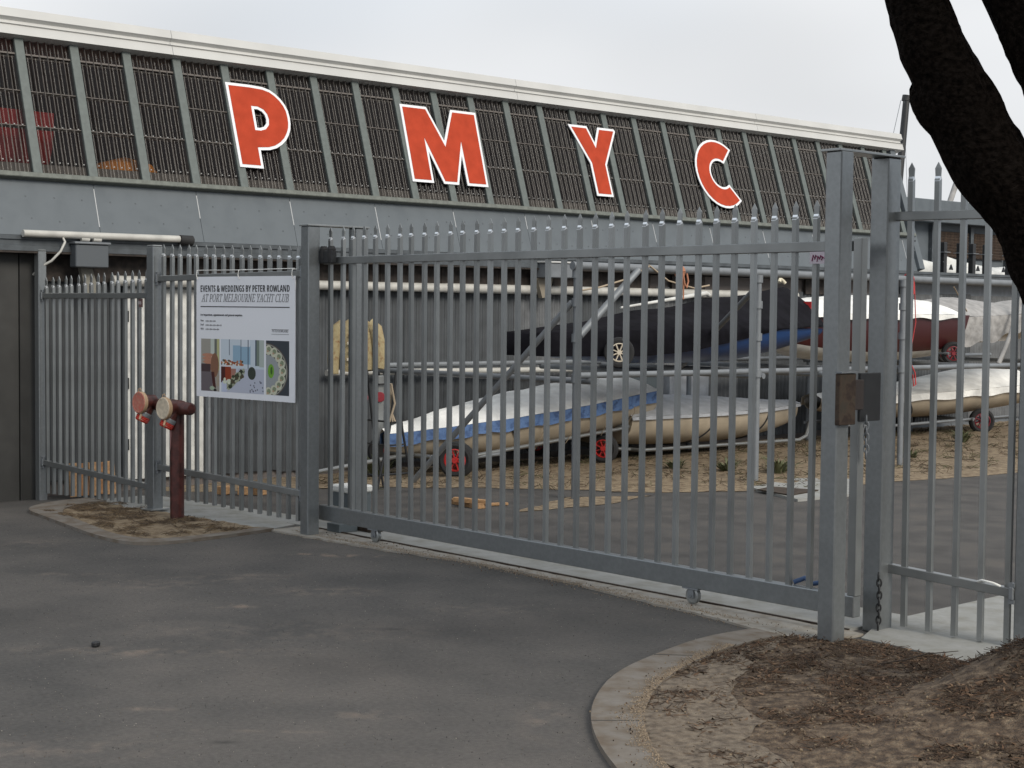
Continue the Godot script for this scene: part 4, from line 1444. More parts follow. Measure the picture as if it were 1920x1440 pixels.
func hydrant() -> void:
	var o := thing("fire_hydrant", "dark red standpipe hydrant with two capped outlets in the sandy bed", "fire hydrant", Vector3(5.885, 0.0, -10.235))
	var s := st()
	tube(s, [Vector3(5.885, -0.05, -10.235), Vector3(5.885, 0.80, -10.235)], 0.052, 18)
	obj("riser", s, M.hydrant, o)
	s = st()
	tube(s, [Vector3(5.885, 0.845, -10.03), Vector3(5.885, 0.845, -10.045), Vector3(5.885, 0.845, -10.16), Vector3(5.885, 0.845, -10.165), Vector3(5.885, 0.845, -10.31), Vector3(5.885, 0.847, -10.34), Vector3(5.885, 0.855, -10.62), Vector3(5.885, 0.855, -10.64)], [0.032, 0.046, 0.048, 0.056, 0.06, 0.046, 0.046, 0.03], 18)
	obj("header_pipe", s, M.hydrant, o)
	s = st()
	prism(s, v2([-0.016, 0.0, 0.016, 0.0, 0.0, -0.20]), 0.0, 0.002, Transform3D(Basis(Vector3(0.0, 0, 1), UP, Vector3(-1, 0, 0)), Vector3(5.832, 0.73, -10.235)))
	obj("sticker", s, mat(lin(0.36, 0.20, 0.20), 0.5), o)
	for k in 2:
		var z: float = [-10.215, -10.575][k]
		var y: float = [0.845, 0.87][k]
		s = st()
		tube(s, [Vector3(5.885, y, z), Vector3(5.82, y, z + 0.005), Vector3(5.785, y, z + 0.01), Vector3(5.775, y, z + 0.01)], [0.055, 0.058, 0.062, 0.066], 18)
		var v := obj("outlet", s, M.hydrant, o)
		s = st()
		var ax := Vector3(-1, 0.04, 0.10)
		lathe(s, [Vector2(0, 0), Vector2(0.074, 0), Vector2(0.082, 0.008), Vector2(0.084, 0.032), Vector2(0.081, 0.036)], aim(Vector3(5.783, y, z + 0.01), ax), 28)
		obj("cap_rim", s, M.cap_tan, v, true).position = -base_of(v)
		s = st()
		lathe(s, [Vector2(0.081, 0.0361), Vector2(0.078, 0.040), Vector2(0.068, 0.0405), Vector2(0.066, 0.0385), Vector2(0.0, 0.0385)], aim(Vector3(5.783, y, z + 0.01), ax), 28)
		obj("cap_face", s, M.cap_cream if k == 0 else M.cap_pink, v, true).position = -base_of(v)
		s = st()
		tube(s, [Vector3(5.755, y + 0.082, z), Vector3(5.750, y + 0.10, z + 0.006), Vector3(5.760, y + 0.108, z + 0.014), Vector3(5.767, y + 0.09, z + 0.018)], 0.004, 6)
		tube(s, [Vector3(5.760, y - 0.082, z + 0.03), Vector3(5.755, y - 0.10, z + 0.03), Vector3(5.745, y - 0.115, z + 0.035), Vector3(5.740, y - 0.125, z + 0.05)], 0.009, 6)
		obj("ring", s, M.cap_tan, v, true).position = -base_of(v)
		# hose coupling slanting down
		var dn := Vector3(-0.42, -0.86, -0.16)
		var at := Vector3(5.835, y - 0.03, z + 0.012)
		s = st()
		lathe(s, [Vector2(0.0, 0.0), Vector2(0.042, 0.0), Vector2(0.046, 0.05), Vector2(0.047, 0.052), Vector2(0.0, 0.052)], aim(at, dn), 20)
		obj("branch", s, M.hydrant, v, true).position = -base_of(v)
		s = st()
		lathe(s, [Vector2(0.0, 0.052), Vector2(0.05, 0.052), Vector2(0.053, 0.06), Vector2(0.053, 0.084), Vector2(0.049, 0.088), Vector2(0.0, 0.088)], aim(at, dn), 20)
		obj("coupling_ring", s, M.galv_old, v, true).position = -base_of(v)
		s = st()
		lathe(s, [Vector2(0.0, 0.088), Vector2(0.05, 0.088), Vector2(0.054, 0.094), Vector2(0.050, 0.10), Vector2(0.054, 0.106), Vector2(0.050, 0.112), Vector2(0.052, 0.118), Vector2(0.044, 0.13), Vector2(0.0, 0.13)], aim(at, dn), 20)
		obj("coupling_cap", s, M.cap_red, v, true).position = -base_of(v)


# ------------------------------------------------------------------ boats, trolleys, rack

# a hull along x, bow at -L/2: half beam, keel height and gunwale height at t = 0 (bow) .. 1 (transom)
func station(t: float, q: Dictionary) -> Vector3:
	var full: float = q.get("full", 0.62)
	var w: float = q.hb * (lerpf(q.get("bow", 0.03), 1.0, pow(sin(minf(t / full, 1.0) * PI / 2), 0.85)))
	if t > full:
		w *= lerpf(1.0, q.get("tr", 0.85), pow((t - full) / (1 - full), 1.6))
	var k: float = q.yk + q.get("rise", 0.2) * pow(maxf(0, 1 - t / 0.55), 2.2) + q.get("stern", 0.05) * pow(maxf(0, (t - 0.6) / 0.4), 2)
	return Vector3(w, k, q.yg + q.get("sheer", 0.06) * pow(1 - t, 2))


func hull(s: SurfaceTool, L: float, hb: float, yk: float, yg: float, p: float) -> void:
	hull_q(s, {"L": L, "hb": hb, "yk": yk, "yg": yg, "p": p})


# the skin between two fractions of the girth: 0 the gunwale, 1 the keel
func hull_q(s: SurfaceTool, q: Dictionary, f0 := 0.0, f1 := 1.0, out := 0.0) -> void:
	var n := 22
	var m := 9
	var p: float = q.get("p", 2.5)
	for side in [-1.0, 1.0]:
		s.set_smooth_group(0 if side < 0 else 1)
		var last := []
		for i in n + 1:
			var t := float(i) / n
			var g := station(t, q)
			var ring := []
			for j in m + 1:
				var a := PI / 2 * lerpf(f0, f1, float(j) / m)
				var z := (g.x + out) * pow(maxf(cos(a), 0.0), 2.0 / p)
				var y := g.z - (g.z - g.y + out) * pow(sin(a), 2.0 / p)
				ring.append(Vector3((t - 0.5) * q.L + q.get("rake", 0.0) * t * (y - g.y) / 0.4, y, z * side))
			if i:
				for j in m:
					if side > 0:
						quad(s, last[j + 1], ring[j + 1], ring[j], last[j])
					else:
						quad(s, last[j], ring[j], ring[j + 1], last[j + 1])
			last = ring
		if f0 == 0.0 and f1 == 1.0 or true:
			s.set_smooth_group(2)
			for j in m:     # transom
				var c0 := Vector3(last[j].x, last[j].y, 0)
				var c1 := Vector3(last[j + 1].x, last[j + 1].y, 0)
				if side > 0:
					quad(s, last[j], last[j + 1], c1, c0)
				else:
					quad(s, c0, c1, last[j + 1], last[j])
	s.set_smooth_group(-1)


# a fitted cover or deck: crowned over the gunwales, with a skirt
func cover(s: SurfaceTool, q: Dictionary, crown: Callable, lap := 0.02, t0 := 0.0, t1 := 1.0) -> void:
	var n := 26
	var m := 14
	s.set_smooth_group(0)
	var last := []
	for i in n + 1:
		var t := lerpf(t0, t1, float(i) / n)
		var g := station(t, q)
		var ring := []
		for j in m + 1:
			var a := PI * j / m
			var c := cos(a)
			ring.append(Vector3((t - 0.5) * (q.L + lap * 2), g.z + 0.006 + crown.call(t) * (1.0 - pow(absf(c), 1.7)) + 0.008 * wob.get_noise_2d(t * 900, j * 90.0), -(g.x + lap) * c))
		if i:
			for j in m:
				quad(s, last[j], last[j + 1], ring[j + 1], ring[j])
		last = ring
	s.set_smooth_group(-1)


func skirt(s: SurfaceTool, q: Dictionary, drop: Callable, lap := 0.02, t0 := 0.0, t1 := 1.0) -> void:
	var n := 40
	for side in [-1.0, 1.0]:
		s.set_smooth_group(0 if side < 0 else 1)
		var last := []
		for i in n + 1:
			var t := lerpf(t0, t1, float(i) / n)
			var g := station(t, q)
			var ring := []
			for j in 4:
				var f := j / 3.0
				ring.append(Vector3((t - 0.5) * (q.L + lap * 2), g.z + 0.004 - drop.call(t) * f, (g.x + lap + 0.010 * f + 0.008 * f * wob.get_noise_2d(t * 2200, side * 50)) * side))
			if i:
				for j in 3:
					if side > 0:
						quad(s, last[j + 1], ring[j + 1], ring[j], last[j])
					else:
						quad(s, last[j], ring[j], ring[j + 1], last[j + 1])
			last = ring
		var e: Array = last
		for j in 3:
			quad(s, e[j], e[j + 1], Vector3(e[j + 1].x, e[j + 1].y, 0), Vector3(e[j].x, e[j].y, 0))
	s.set_smooth_group(-1)


func strap(s: SurfaceTool, q: Dictionary, t: float, lean: float) -> void:
	var pts := []
	var p: float = q.get("p", 2.5)
	for j in 15:
		var a := PI / 2 * lerpf(0.06, 1.0, j / 14.0)
		var tt := t + lean * j / 14.0
		var g := station(tt, q)
		pts.append(Vector3((tt - 0.5) * q.L, g.z - (g.z - g.y + 0.008) * pow(sin(a), 2.0 / p), (g.x + 0.008) * pow(cos(a), 2.0 / p) if j < 14 else 0.0))
	tube(s, pts, 0.009, 5)


func wheel(parent: Node, at: Vector3, axis: Vector3, r: float, w: float, rim: Material, spokes := 8) -> void:   # in the parent's axes
	var s := st()
	lathe(s, [Vector2(r * 0.62, -w * 0.42), Vector2(r * 0.80, -w * 0.5), Vector2(r * 0.95, -w * 0.38), Vector2(r, -w * 0.12), Vector2(r, w * 0.12), Vector2(r * 0.95, w * 0.38), Vector2(r * 0.80, w * 0.5), Vector2(r * 0.62, w * 0.42)], aim(at, axis), 26)
	var tyre := obj("wheel", s, M.tyre, parent, true)
	s = st()
	var xf := aim(at, axis)
	lathe(s, [Vector2(r * 0.56, -w * 0.45), Vector2(r * 0.64, -w * 0.40), Vector2(r * 0.64, w * 0.40), Vector2(r * 0.56, w * 0.45), Vector2(r * 0.54, w * 0.3), Vector2(r * 0.54, -w * 0.3), Vector2(r * 0.56, -w * 0.45)], xf, 24)
	lathe(s, [Vector2(0.0, -w * 0.5), Vector2(r * 0.16, -w * 0.5), Vector2(r * 0.16, w * 0.5), Vector2(0.0, w * 0.5)], xf, 12)
	for i in spokes:
		var a := TAU * i / spokes
		var d := xf.basis.x * cos(a) + xf.basis.z * sin(a)
		for e in [-0.3, 0.3]:
			bar(s, xf.origin + d * r * 0.14 + xf.basis.y * w * e, xf.origin + d * r * 0.57 + xf.basis.y * w * e, r * 0.1, r * 0.06)
	obj("rim", s, rim, tyre, true)


func boat_yard() -> void:
	# 1: blue and white cover, bow down to the left
	var q := {"L": 3.3, "hb": 0.60, "yk": -0.40, "yg": 0.0, "p": 2.5, "rise": 0.24, "full": 0.68, "tr": 0.93, "sheer": 0.0, "rake": 0.06}
	var b := thing("sailing_dinghy", "cream dinghy under a white and blue cover, its bow down to the left", "boat", Vector3(10.58, 0.575, -11.78), 0.04, "dinghies stored along the boathouse")
	b.rotation.z = 0.102
	var s := st()
	hull_q(s, q)
	obj("hull", s, M.hull_cream, b, true)
	s = st()
	cover(s, q, func(t): return 0.05 + 0.12 * sin(clampf(t * 1.05, 0, 1) * PI * 0.75) + 0.012 * sin(t * 33.0) * sin(t * 7.0))
	obj("cover", s, M.cover_white, b, true)
	s = st()
	skirt(s, q, func(t): return 0.115 + 0.02 * wob.get_noise_1d(t * 1500.0) + 0.012 * sin(t * 40.0))
	obj("cover_skirt", s, M.cover_blue, b, true)
	for t in [0.2, 0.33, 0.47, 0.6, 0.74, 0.87]:
		s = st()
		var g := station(t, q)
		var x: float = (t - 0.5) * q.L
		tube(s, [Vector3(x, g.z - 0.10, g.x + 0.032), Vector3(x + 0.02, g.z - 0.17, g.x + 0.015), Vector3(x + 0.05 * sin(t * 20.0), g.z - 0.36, g.x * 0.8)], 0.004, 5)
		obj("lashing", s, M.rope_tan, b, true)
	for t in [0.36, 0.66]:
		s = st()
		strap(s, q, t, 0.12)
		obj("strap", s, M.dark_rubber, b, true)
	# its trolley
	var tr := thing("boat_trolley", "galvanised trolley with fat red wheels under the blue covered dinghy", "trolley", Vector3(10.58, 0.0, -11.78), 0.04)
	s = st()
	for z in [-0.45, 0.48]:
		tube(s, [Vector3(-1.35, 0.20, z * 0.7), Vector3(-0.9, 0.20, z), Vector3(1.25, 0.365, z), Vector3(1.36, 0.40, z), Vector3(1.46, 0.56, z)], 0.02, 8)
	tube(s, [Vector3(-1.35, 0.20, 0.0), Vector3(-2.35, 0.12, 0.05), Vector3(-2.6, 0.10, 0.06)], 0.022, 8)
	tube(s, [Vector3(-1.35, 0.20, -0.32), Vector3(-1.35, 0.20, 0.34)], 0.02, 8)
	tube(s, [Vector3(1.25, 0.37, -0.45), Vector3(1.25, 0.37, 0.48)], 0.02, 8)
	obj("frame", s, M.galv1, tr, true)
	s = st()
	tube(s, [Vector3(-1.2, 0.17, 0.45), Vector3(-0.55, 0.2, 0.5)], 0.02, 8)
	tube(s, [Vector3(-1.2, 0.17, -0.45), Vector3(-1.2, 0.17, 0.5)], 0.02, 8)
	obj("axle", s, M.galv_old, tr, true)
	wheel(tr, Vector3(-1.17, 0.175, 0.50), Vector3(-0.86, 0, 0.5), 0.175, 0.15, M.rim_red)
	wheel(tr, Vector3(-1.17, 0.175, -0.55), Vector3(-0.86, 0, 0.5), 0.175, 0.15, M.rim_red)
	# 2: grey deck, bow to the right
	q = {"L": 3.25, "hb": 0.64, "yk": -0.36, "yg": 0.0, "p": 2.7, "rise": 0.16, "full": 0.6, "tr": 0.9, "sheer": 0.02, "bow": 0.25}
	b = thing("sailing_dinghy", "cream dinghy with a flat grey deck cover, low on the sand behind the rack post", "boat", Vector3(13.52, 0.475, -11.84), PI - 0.02, "dinghies stored along the boathouse")
	s = st()
	hull_q(s, q)
	obj("hull", s, M.hull_cream, b, true)
	s = st()
	cover(s, q, func(t): return 0.03 + 0.15 * pow(sin(clampf(t, 0, 1) * PI * 0.62), 1.4))
	obj("deck_cover", s, M.deck_grey, b, true)
	s = st()
	skirt(s, q, func(_t): return 0.035)
	obj("cover_hem", s, M.deck_grey, b, true)
	s = st()
	q.z = -1
	for t in [0.30, 0.62]:
		strap(s, q, t, 0.1)
	var flipz := Basis(Vector3.RIGHT, Vector3.UP, Vector3(0, 0, -1))
	var sp := obj("strap", s, M.dark_rubber, b, true)
	sp.basis = flipz
	tr = thing("boat_trolley", "galvanised trolley with a small red wheel under the grey decked dinghy", "trolley", Vector3(13.52, 0.0, -11.84))
	s = st()
	for z in [-0.5, 0.55]:
		tube(s, [Vector3(-1.5, 0.12, z), Vector3(1.18, 0.10, z), Vector3(1.32, 0.14, z), Vector3(1.55, 0.33, z * 0.8)], 0.02, 8)
	tube(s, [Vector3(-1.5, 0.12, -0.5), Vector3(-1.5, 0.12, 0.55)], 0.02, 8)
	tube(s, [Vector3(-1.5, 0.12, 0.4), Vector3(-1.95, 0.16, 0.40)], 0.018, 8)
	obj("frame", s, M.galv1, tr, true)
	wheel(tr, Vector3(-1.93, 0.155, 0.42), Vector3(-0.86, 0, 0.5), 0.155, 0.11, M.rim_red)
	wheel(tr, Vector3(-1.93, 0.155, -0.6), Vector3(-0.86, 0, 0.5), 0.155, 0.11, M.rim_red)
	# 3: white deck, right
	q = {"L": 4.3, "hb": 0.66, "yk": -0.36, "yg": 0.0, "p": 2.6, "rise": 0.2, "full": 0.6, "tr": 0.9, "sheer": -0.02, "bow": 0.2}
	b = thing("sailing_dinghy", "cream dinghy with a white deck cover behind the right fence panel", "boat", Vector3(17.85, 0.585, -11.86), 0.0, "dinghies stored along the boathouse")
	b.rotation.z = 0.018
	s = st()
	hull_q(s, q)
	obj("hull", s, M.hull_cream, b, true)
	s = st()
	cover(s, q, func(t): return 0.05 + 0.20 * smoothstep(0.35, 0.9, t))
	obj("deck_cover", s, M.cover_white, b, true)
	s = st()
	skirt(s, q, func(t): return 0.09 + 0.012 * sin(t * 30.0))
	obj("cover_hem", s, M.cover_white, b, true)
	s = st()
	strap(s, q, 0.30, 0.1)
	obj("strap", s, M.dark_rubber, b, true)
	tr = thing("boat_trolley", "dark trolley with maroon wheels under the white decked dinghy at right", "trolley", Vector3(17.85, 0.0, -11.86))
	s = st()
	for z in [-0.5, 0.55]:
		tube(s, [Vector3(-1.9, 0.20, z * 0.6), Vector3(-1.4, 0.18, z), Vector3(1.6, 0.20, z)], 0.02, 8)
	tube(s, [Vector3(0.55, 0.19, -0.6), Vector3(0.55, 0.19, 0.6)], 0.02, 8)
	obj("frame", s, M.galv_old, tr, true)
	for z in [-0.62, 0.60]:
		wheel(tr, Vector3(0.75, 0.165, z), Vector3(-0.7, 0, 0.7), 0.17, 0.13, M.rim_dark_red)
	rack()
	# 4: navy cover on the rack, cut away to the blue hull
	b = thing("sailing_dinghy", "blue dinghy under a long black cover on the rack", "boat", Vector3(11.86, 1.06, -10.86), 0.0, "dinghies on the rack")
	q = {"L": 3.85, "hb": 0.62, "yk": 0.0, "yg": 0.36, "p": 2.4, "rise": 0.12, "full": 0.5, "tr": 0.92, "sheer": -0.05, "stern": 0.22, "bow": 0.42}
	s = st()
	hull_q(s, q)
	obj("hull", s, M.hull_blue, b, true)
	s = st()
	s.set_smooth_group(0)
	var last := []
	for i in 31:
		var t := i / 30.0
		var g := station(t, q)
		var ridge := lerpf(0.315, 0.80, pow(t, 0.9)) + 0.012 * sin(t * 21.0)
		var low := lerpf(0.10, 0.10, clampf(t / 0.45, 0, 1)) + 0.30 * smoothstep(0.25, 1.0, t)
		var w := g.x + 0.03
		var ring := [Vector3(0, low, -w * 0.98), Vector3(0, lerpf(low, g.z, 0.6), -w), Vector3(0, g.z + 0.01, -w), Vector3(0, lerpf(g.z, ridge, 0.55), -w * 0.62), Vector3(0, ridge - 0.012, -0.07), Vector3(0, ridge, 0), Vector3(0, ridge - 0.012, 0.07), Vector3(0, lerpf(g.z, ridge, 0.55), w * 0.62), Vector3(0, g.z + 0.01, w), Vector3(0, lerpf(low, g.z, 0.6), w), Vector3(0, low, w * 0.98)]
		for j in ring.size():
			ring[j].x = (t - 0.5) * (q.L + 0.06)
			ring[j] += Vector3(0, 0.008 * wob.get_noise_2d(t * 900, j * 60.0), 0.01 * wob.get_noise_2d(t * 700, 300 + j * 60.0))
		if i:
			for j in ring.size() - 1:
				quad(s, last[j], last[j + 1], ring[j + 1], ring[j])
		if i == 0 or i == 30:
			for j in range(1, ring.size() - 1):
				tri(s, ring[0], ring[j + (0 if i else 1)], ring[j + (1 if i else 0)])
		last = ring
	s.set_smooth_group(-1)
	obj("cover", s, M.cover_navy, b, true)
	s = st()
	tube(s, [Vector3(-0.75, 0.56, 0.12), Vector3(0.55, 0.72, 0.10), Vector3(0.6, 0.70, 0.10)], [0.012, 0.026, 0.02], 8)
	obj("spar", s, M.white_paint, b, true)
	s = st()
	tube(s, [Vector3(1.86, 0.86, 0.02), Vector3(1.90, 0.90, 0.0), Vector3(1.96, 0.885, -0.02), Vector3(1.99, 0.85, 0.0)], 0.02, 7)
	obj("rolled_cloth", s, M.cream_cloth, b, true)
	s = st()
	box(s, Vector3(1.93, 0.60, 0.36), Vector3(0.02, 0.10, 0.10))
	obj("red_patch", s, M.rim_red, b, true)
	wheel(b, Vector3(-1.28, 0.14, 0.62), Vector3(-0.6, 0, 0.8), 0.145, 0.05, M.rim_cream, 8)
	# 5: maroon topsides
	q = {"L": 3.0, "hb": 0.62, "yk": -0.55, "yg": 0.0, "p": 3.2, "rise": 0.2, "full": 0.55, "tr": 0.95, "sheer": 0.0, "bow": 0.2, "rake": 0.18}
	b = thing("sailing_dinghy", "maroon and white dinghy with a white cover on the rack at right", "boat", Vector3(15.02, 1.575, -10.92), 0.0, "dinghies on the rack")
	s = st()
	hull_q(s, q, 0.0, 0.47)
	obj("topsides", s, M.hull_maroon, b, true)
	s = st()
	hull_q(s, q, 0.472, 1.0)
	obj("bottom", s, M.white_paint, b, true)
	s = st()
	cover(s, q, func(t): return 0.10 + 0.12 * sin(t * PI * 0.8), 0.03)
	skirt(s, q, func(t): return 0.05 + 0.015 * sin(t * 25.0), 0.03)
	obj("cover", s, M.cover_white, b, true)
	tr = thing("launching_wheels", "pair of dark trolley wheels with red hubs below the maroon dinghy's stern", "trolley", Vector3(16.35, 1.12, -10.85))
	s = st()
	tube(s, [Vector3(-0.1, 0, -0.62), Vector3(-0.1, 0, 0.55)], 0.018, 8)
	tube(s, [Vector3(-0.1, 0, 0.0), Vector3(-1.2, 0.0, 0.0)], 0.018, 8)
	obj("axle", s, M.galv_old, tr, true)
	wheel(tr, Vector3(0.0, 0, 0.55), Vector3(-0.75, 0, 0.66), 0.14, 0.10, M.rim_dark_red)
	wheel(tr, Vector3(0.25, 0, 0.30), Vector3(-0.75, 0, 0.66), 0.14, 0.10, M.rim_dark_red)
	# 6: white and blue, half under canvas
	q = {"L": 3.4, "hb": 0.56, "yk": -0.36, "yg": 0.0, "p": 2.3, "rise": 0.20, "full": 0.6, "tr": 0.9, "sheer": 0.04, "bow": 0.06}
	b = thing("sailing_dinghy", "cream and blue dinghy half under a draped grey canvas on the rack", "boat", Vector3(18.55, 1.60, -11.0), PI, "dinghies on the rack")
	b.rotation.z = -0.03
	s = st()
	hull_q(s, q, 0.30, 1.0)
	obj("hull", s, M.hull_cream, b, true)
	s = st()
	hull_q(s, q, 0.0, 0.298)
	obj("topsides", s, M.hull_blue, b, true)
	s = st()
	cover(s, q, func(t): return 0.10 + 0.05 * sin(t * 6.0), 0.01)
	obj("deck", s, M.cover_white, b, true)
	s = st()
	cover(s, q, func(t): return 0.18 + 0.05 * sin(t * 9.0), 0.05, 0.42, 1.03)
	skirt(s, q, func(t): return 0.12 + 0.22 * smoothstep(0.45, 0.95, t) + 0.03 * sin(t * 40.0), 0.05, 0.42, 1.03)
	obj("canvas", s, M.canvas, b, true)
	s = st()
	tube(s, [Vector3(17.2, 0.98, -10.2), Vector3(17.55, 1.35, -10.25), Vector3(17.85, 1.78, -10.3), Vector3(18.1, 1.95, -10.35)], [0.03, 0.026, 0.024, 0.02], 8)
	tag(obj("leaning_spar", s, M.canvas), "pale spar leaning against the canvas covered dinghy on the rack", "spar")


func rack() -> void:
	var o := thing("boat_rack", "galvanised scaffold pipe rack carrying the upper row of dinghies", "rack", Vector3(12.5, 0, -10.3))
	for p in [[9.175, -9.38, 2.0], [11.425, -9.27, 1.90], [13.72, -9.24, 1.93], [9.4, -12.3, 1.06], [11.6, -12.3, 1.06], [13.9, -12.3, 1.06], [16.2, -12.3, 1.06], [18.5, -12.3, 1.06]]:
		var s := st()
		tube(s, [Vector3(p[0], -0.1, p[1]), Vector3(p[0], p[2], p[1])], 0.030, 12)
		var post := obj("post", s, M.galv_old, o)
		if p[1] > -10:
			for y in [1.02, 1.36, 1.66, 1.90]:
				s = st()
				tube(s, [Vector3(p[0], y - 0.035, p[1]), Vector3(p[0], y + 0.035, p[1])], 0.042, 12)
				obj("collar", s, M.galv_old, post, true).position = -base_of(post)
	for r in [[Vector3(9.12, 1.965, -9.38), Vector3(20.5, 1.915, -9.2), 0.036, "top_pipe"], [Vector3(9.175, 1.045, -9.36), Vector3(20.5, 1.0, -9.2), 0.027, "shelf_rail"], [Vector3(9.3, 1.03, -12.3), Vector3(20.5, 1.0, -12.3), 0.027, "shelf_rail"], [Vector3(9.17, 1.38, -9.335), Vector3(9.87, 1.945, -9.335), 0.032, "brace"], [Vector3(8.80, 0.0, -11.13), Vector3(9.15, 1.66, -9.41), 0.027, "brace"], [Vector3(12.42, 0.985, -11.13), Vector3(11.40, 1.79, -9.31), 0.027, "brace"]]:
		var s := st()
		tube(s, [r[0], r[1]], r[2], 12)
		obj(r[3], s, M.galv_old, o)
	for x in [9.3, 11.5, 12.42, 13.8, 16.1, 18.4]:
		var s := st()
		tube(s, [Vector3(x, 0.995, -9.25), Vector3(x, 0.985, -12.3)], 0.027, 10)
		obj("arm", s, M.galv_old, o)
	var s := st()
	tube(s, [Vector3(9.20, 1.76, -9.35), Vector3(9.4, 1.79, -9.33), Vector3(9.7, 1.86, -9.33), Vector3(10.0, 1.98, -9.33)], 0.008, 6)
	tube(s, [Vector3(10.0, 1.99, -9.33), Vector3(10.25, 1.86, -9.33), Vector3(10.6, 1.80, -9.33), Vector3(10.8, 1.83, -9.33)], 0.008, 6)
	tag(obj("tan_rope", s, M.rope_tan), "tan rope slung along the top pipe of the rack", "rope")
	var hk := thing("orange_rope", "orange rope knotted over the rack pipe and hanging down", "rope", Vector3(10.44, 1.95, -9.32))
	s = st()
	for k in 3:
		var pts := []
		for j in 13:
			var a := TAU * j / 12
			pts.append(Vector3(10.42 + 0.012 * k, 1.945 + 0.048 * sin(a), -9.36 + 0.05 * cos(a)))
		tube(s, pts, 0.008, 6, false)
	tube(s, [Vector3(10.42, 1.93, -9.31), Vector3(10.43, 1.84, -9.30), Vector3(10.46, 1.80, -9.30), Vector3(10.48, 1.86, -9.30), Vector3(10.47, 1.93, -9.31)], 0.009, 6)
	obj("knot", s, M.rope_orange, hk)
	s = st()
	tube(s, [Vector3(10.41, 1.92, -9.31), Vector3(10.405, 1.75, -9.31), Vector3(10.39, 1.58, -9.31)], 0.008, 6)
	tube(s, [Vector3(10.43, 1.92, -9.31), Vector3(10.43, 1.7, -9.31)], 0.007, 6)
	obj("tail", s, M.rope_orange, hk)
	hk = thing("red_rope", "red rope tied to the rack pipe hanging before the maroon dinghy", "rope", Vector3(13.9, 1.93, -9.2))
	s = st()
	for k in 4:
		var pts := []
		for j in 13:
			var a := TAU * j / 12
			pts.append(Vector3(13.86 + 0.014 * k, 1.945 + 0.050 * sin(a), -9.29 + 0.05 * cos(a)))
		tube(s, pts, 0.009, 6, false)
	tube(s, [Vector3(13.88, 1.92, -9.23), Vector3(13.90, 1.80, -9.23), Vector3(13.85, 1.78, -9.23), Vector3(13.87, 1.90, -9.23)], 0.010, 6)
	obj("knot", s, M.rope_red, hk)
	s = st()
	tube(s, [Vector3(13.88, 1.92, -9.23), Vector3(13.87, 1.6, -9.23), Vector3(13.83, 1.2, -9.23), Vector3(13.82, 1.05, -9.23)], 0.006, 6)
	tube(s, [Vector3(13.90, 1.92, -9.23), Vector3(13.94, 1.5, -9.23), Vector3(13.83, 1.1, -9.23)], 0.005, 6)
	tube(s, [Vector3(13.83, 1.1, -9.22), Vector3(13.9, 0.98, -9.20), Vector3(13.92, 0.86, -9.20), Vector3(13.88, 0.84, -9.2), Vector3(13.86, 0.96, -9.2)], 0.007, 6)
	obj("tail", s, M.rope_red, hk)
	s = st()
	var pts := []
	for j in 12:
		pts.append(Vector3(17.02 + 0.006 * (j % 2), 1.52 - 0.05 * j, -9.3))
	tube(s, pts, 0.010, 6)
	tag(obj("white_rope", s, M.plastic_white), "white rope hanging in front of the canvas covered dinghy", "rope")
	s = st()
	tube(s, [Vector3(14.75, 1.88, -9.3), Vector3(15.5, 1.62, -9.6)], 0.007, 6)
	tag(obj("pale_rope", s, M.rope_tan), "pale taut rope slanting from the rack pipe to the canvas", "rope")


# ------------------------------------------------------------------ odds and ends in the yard

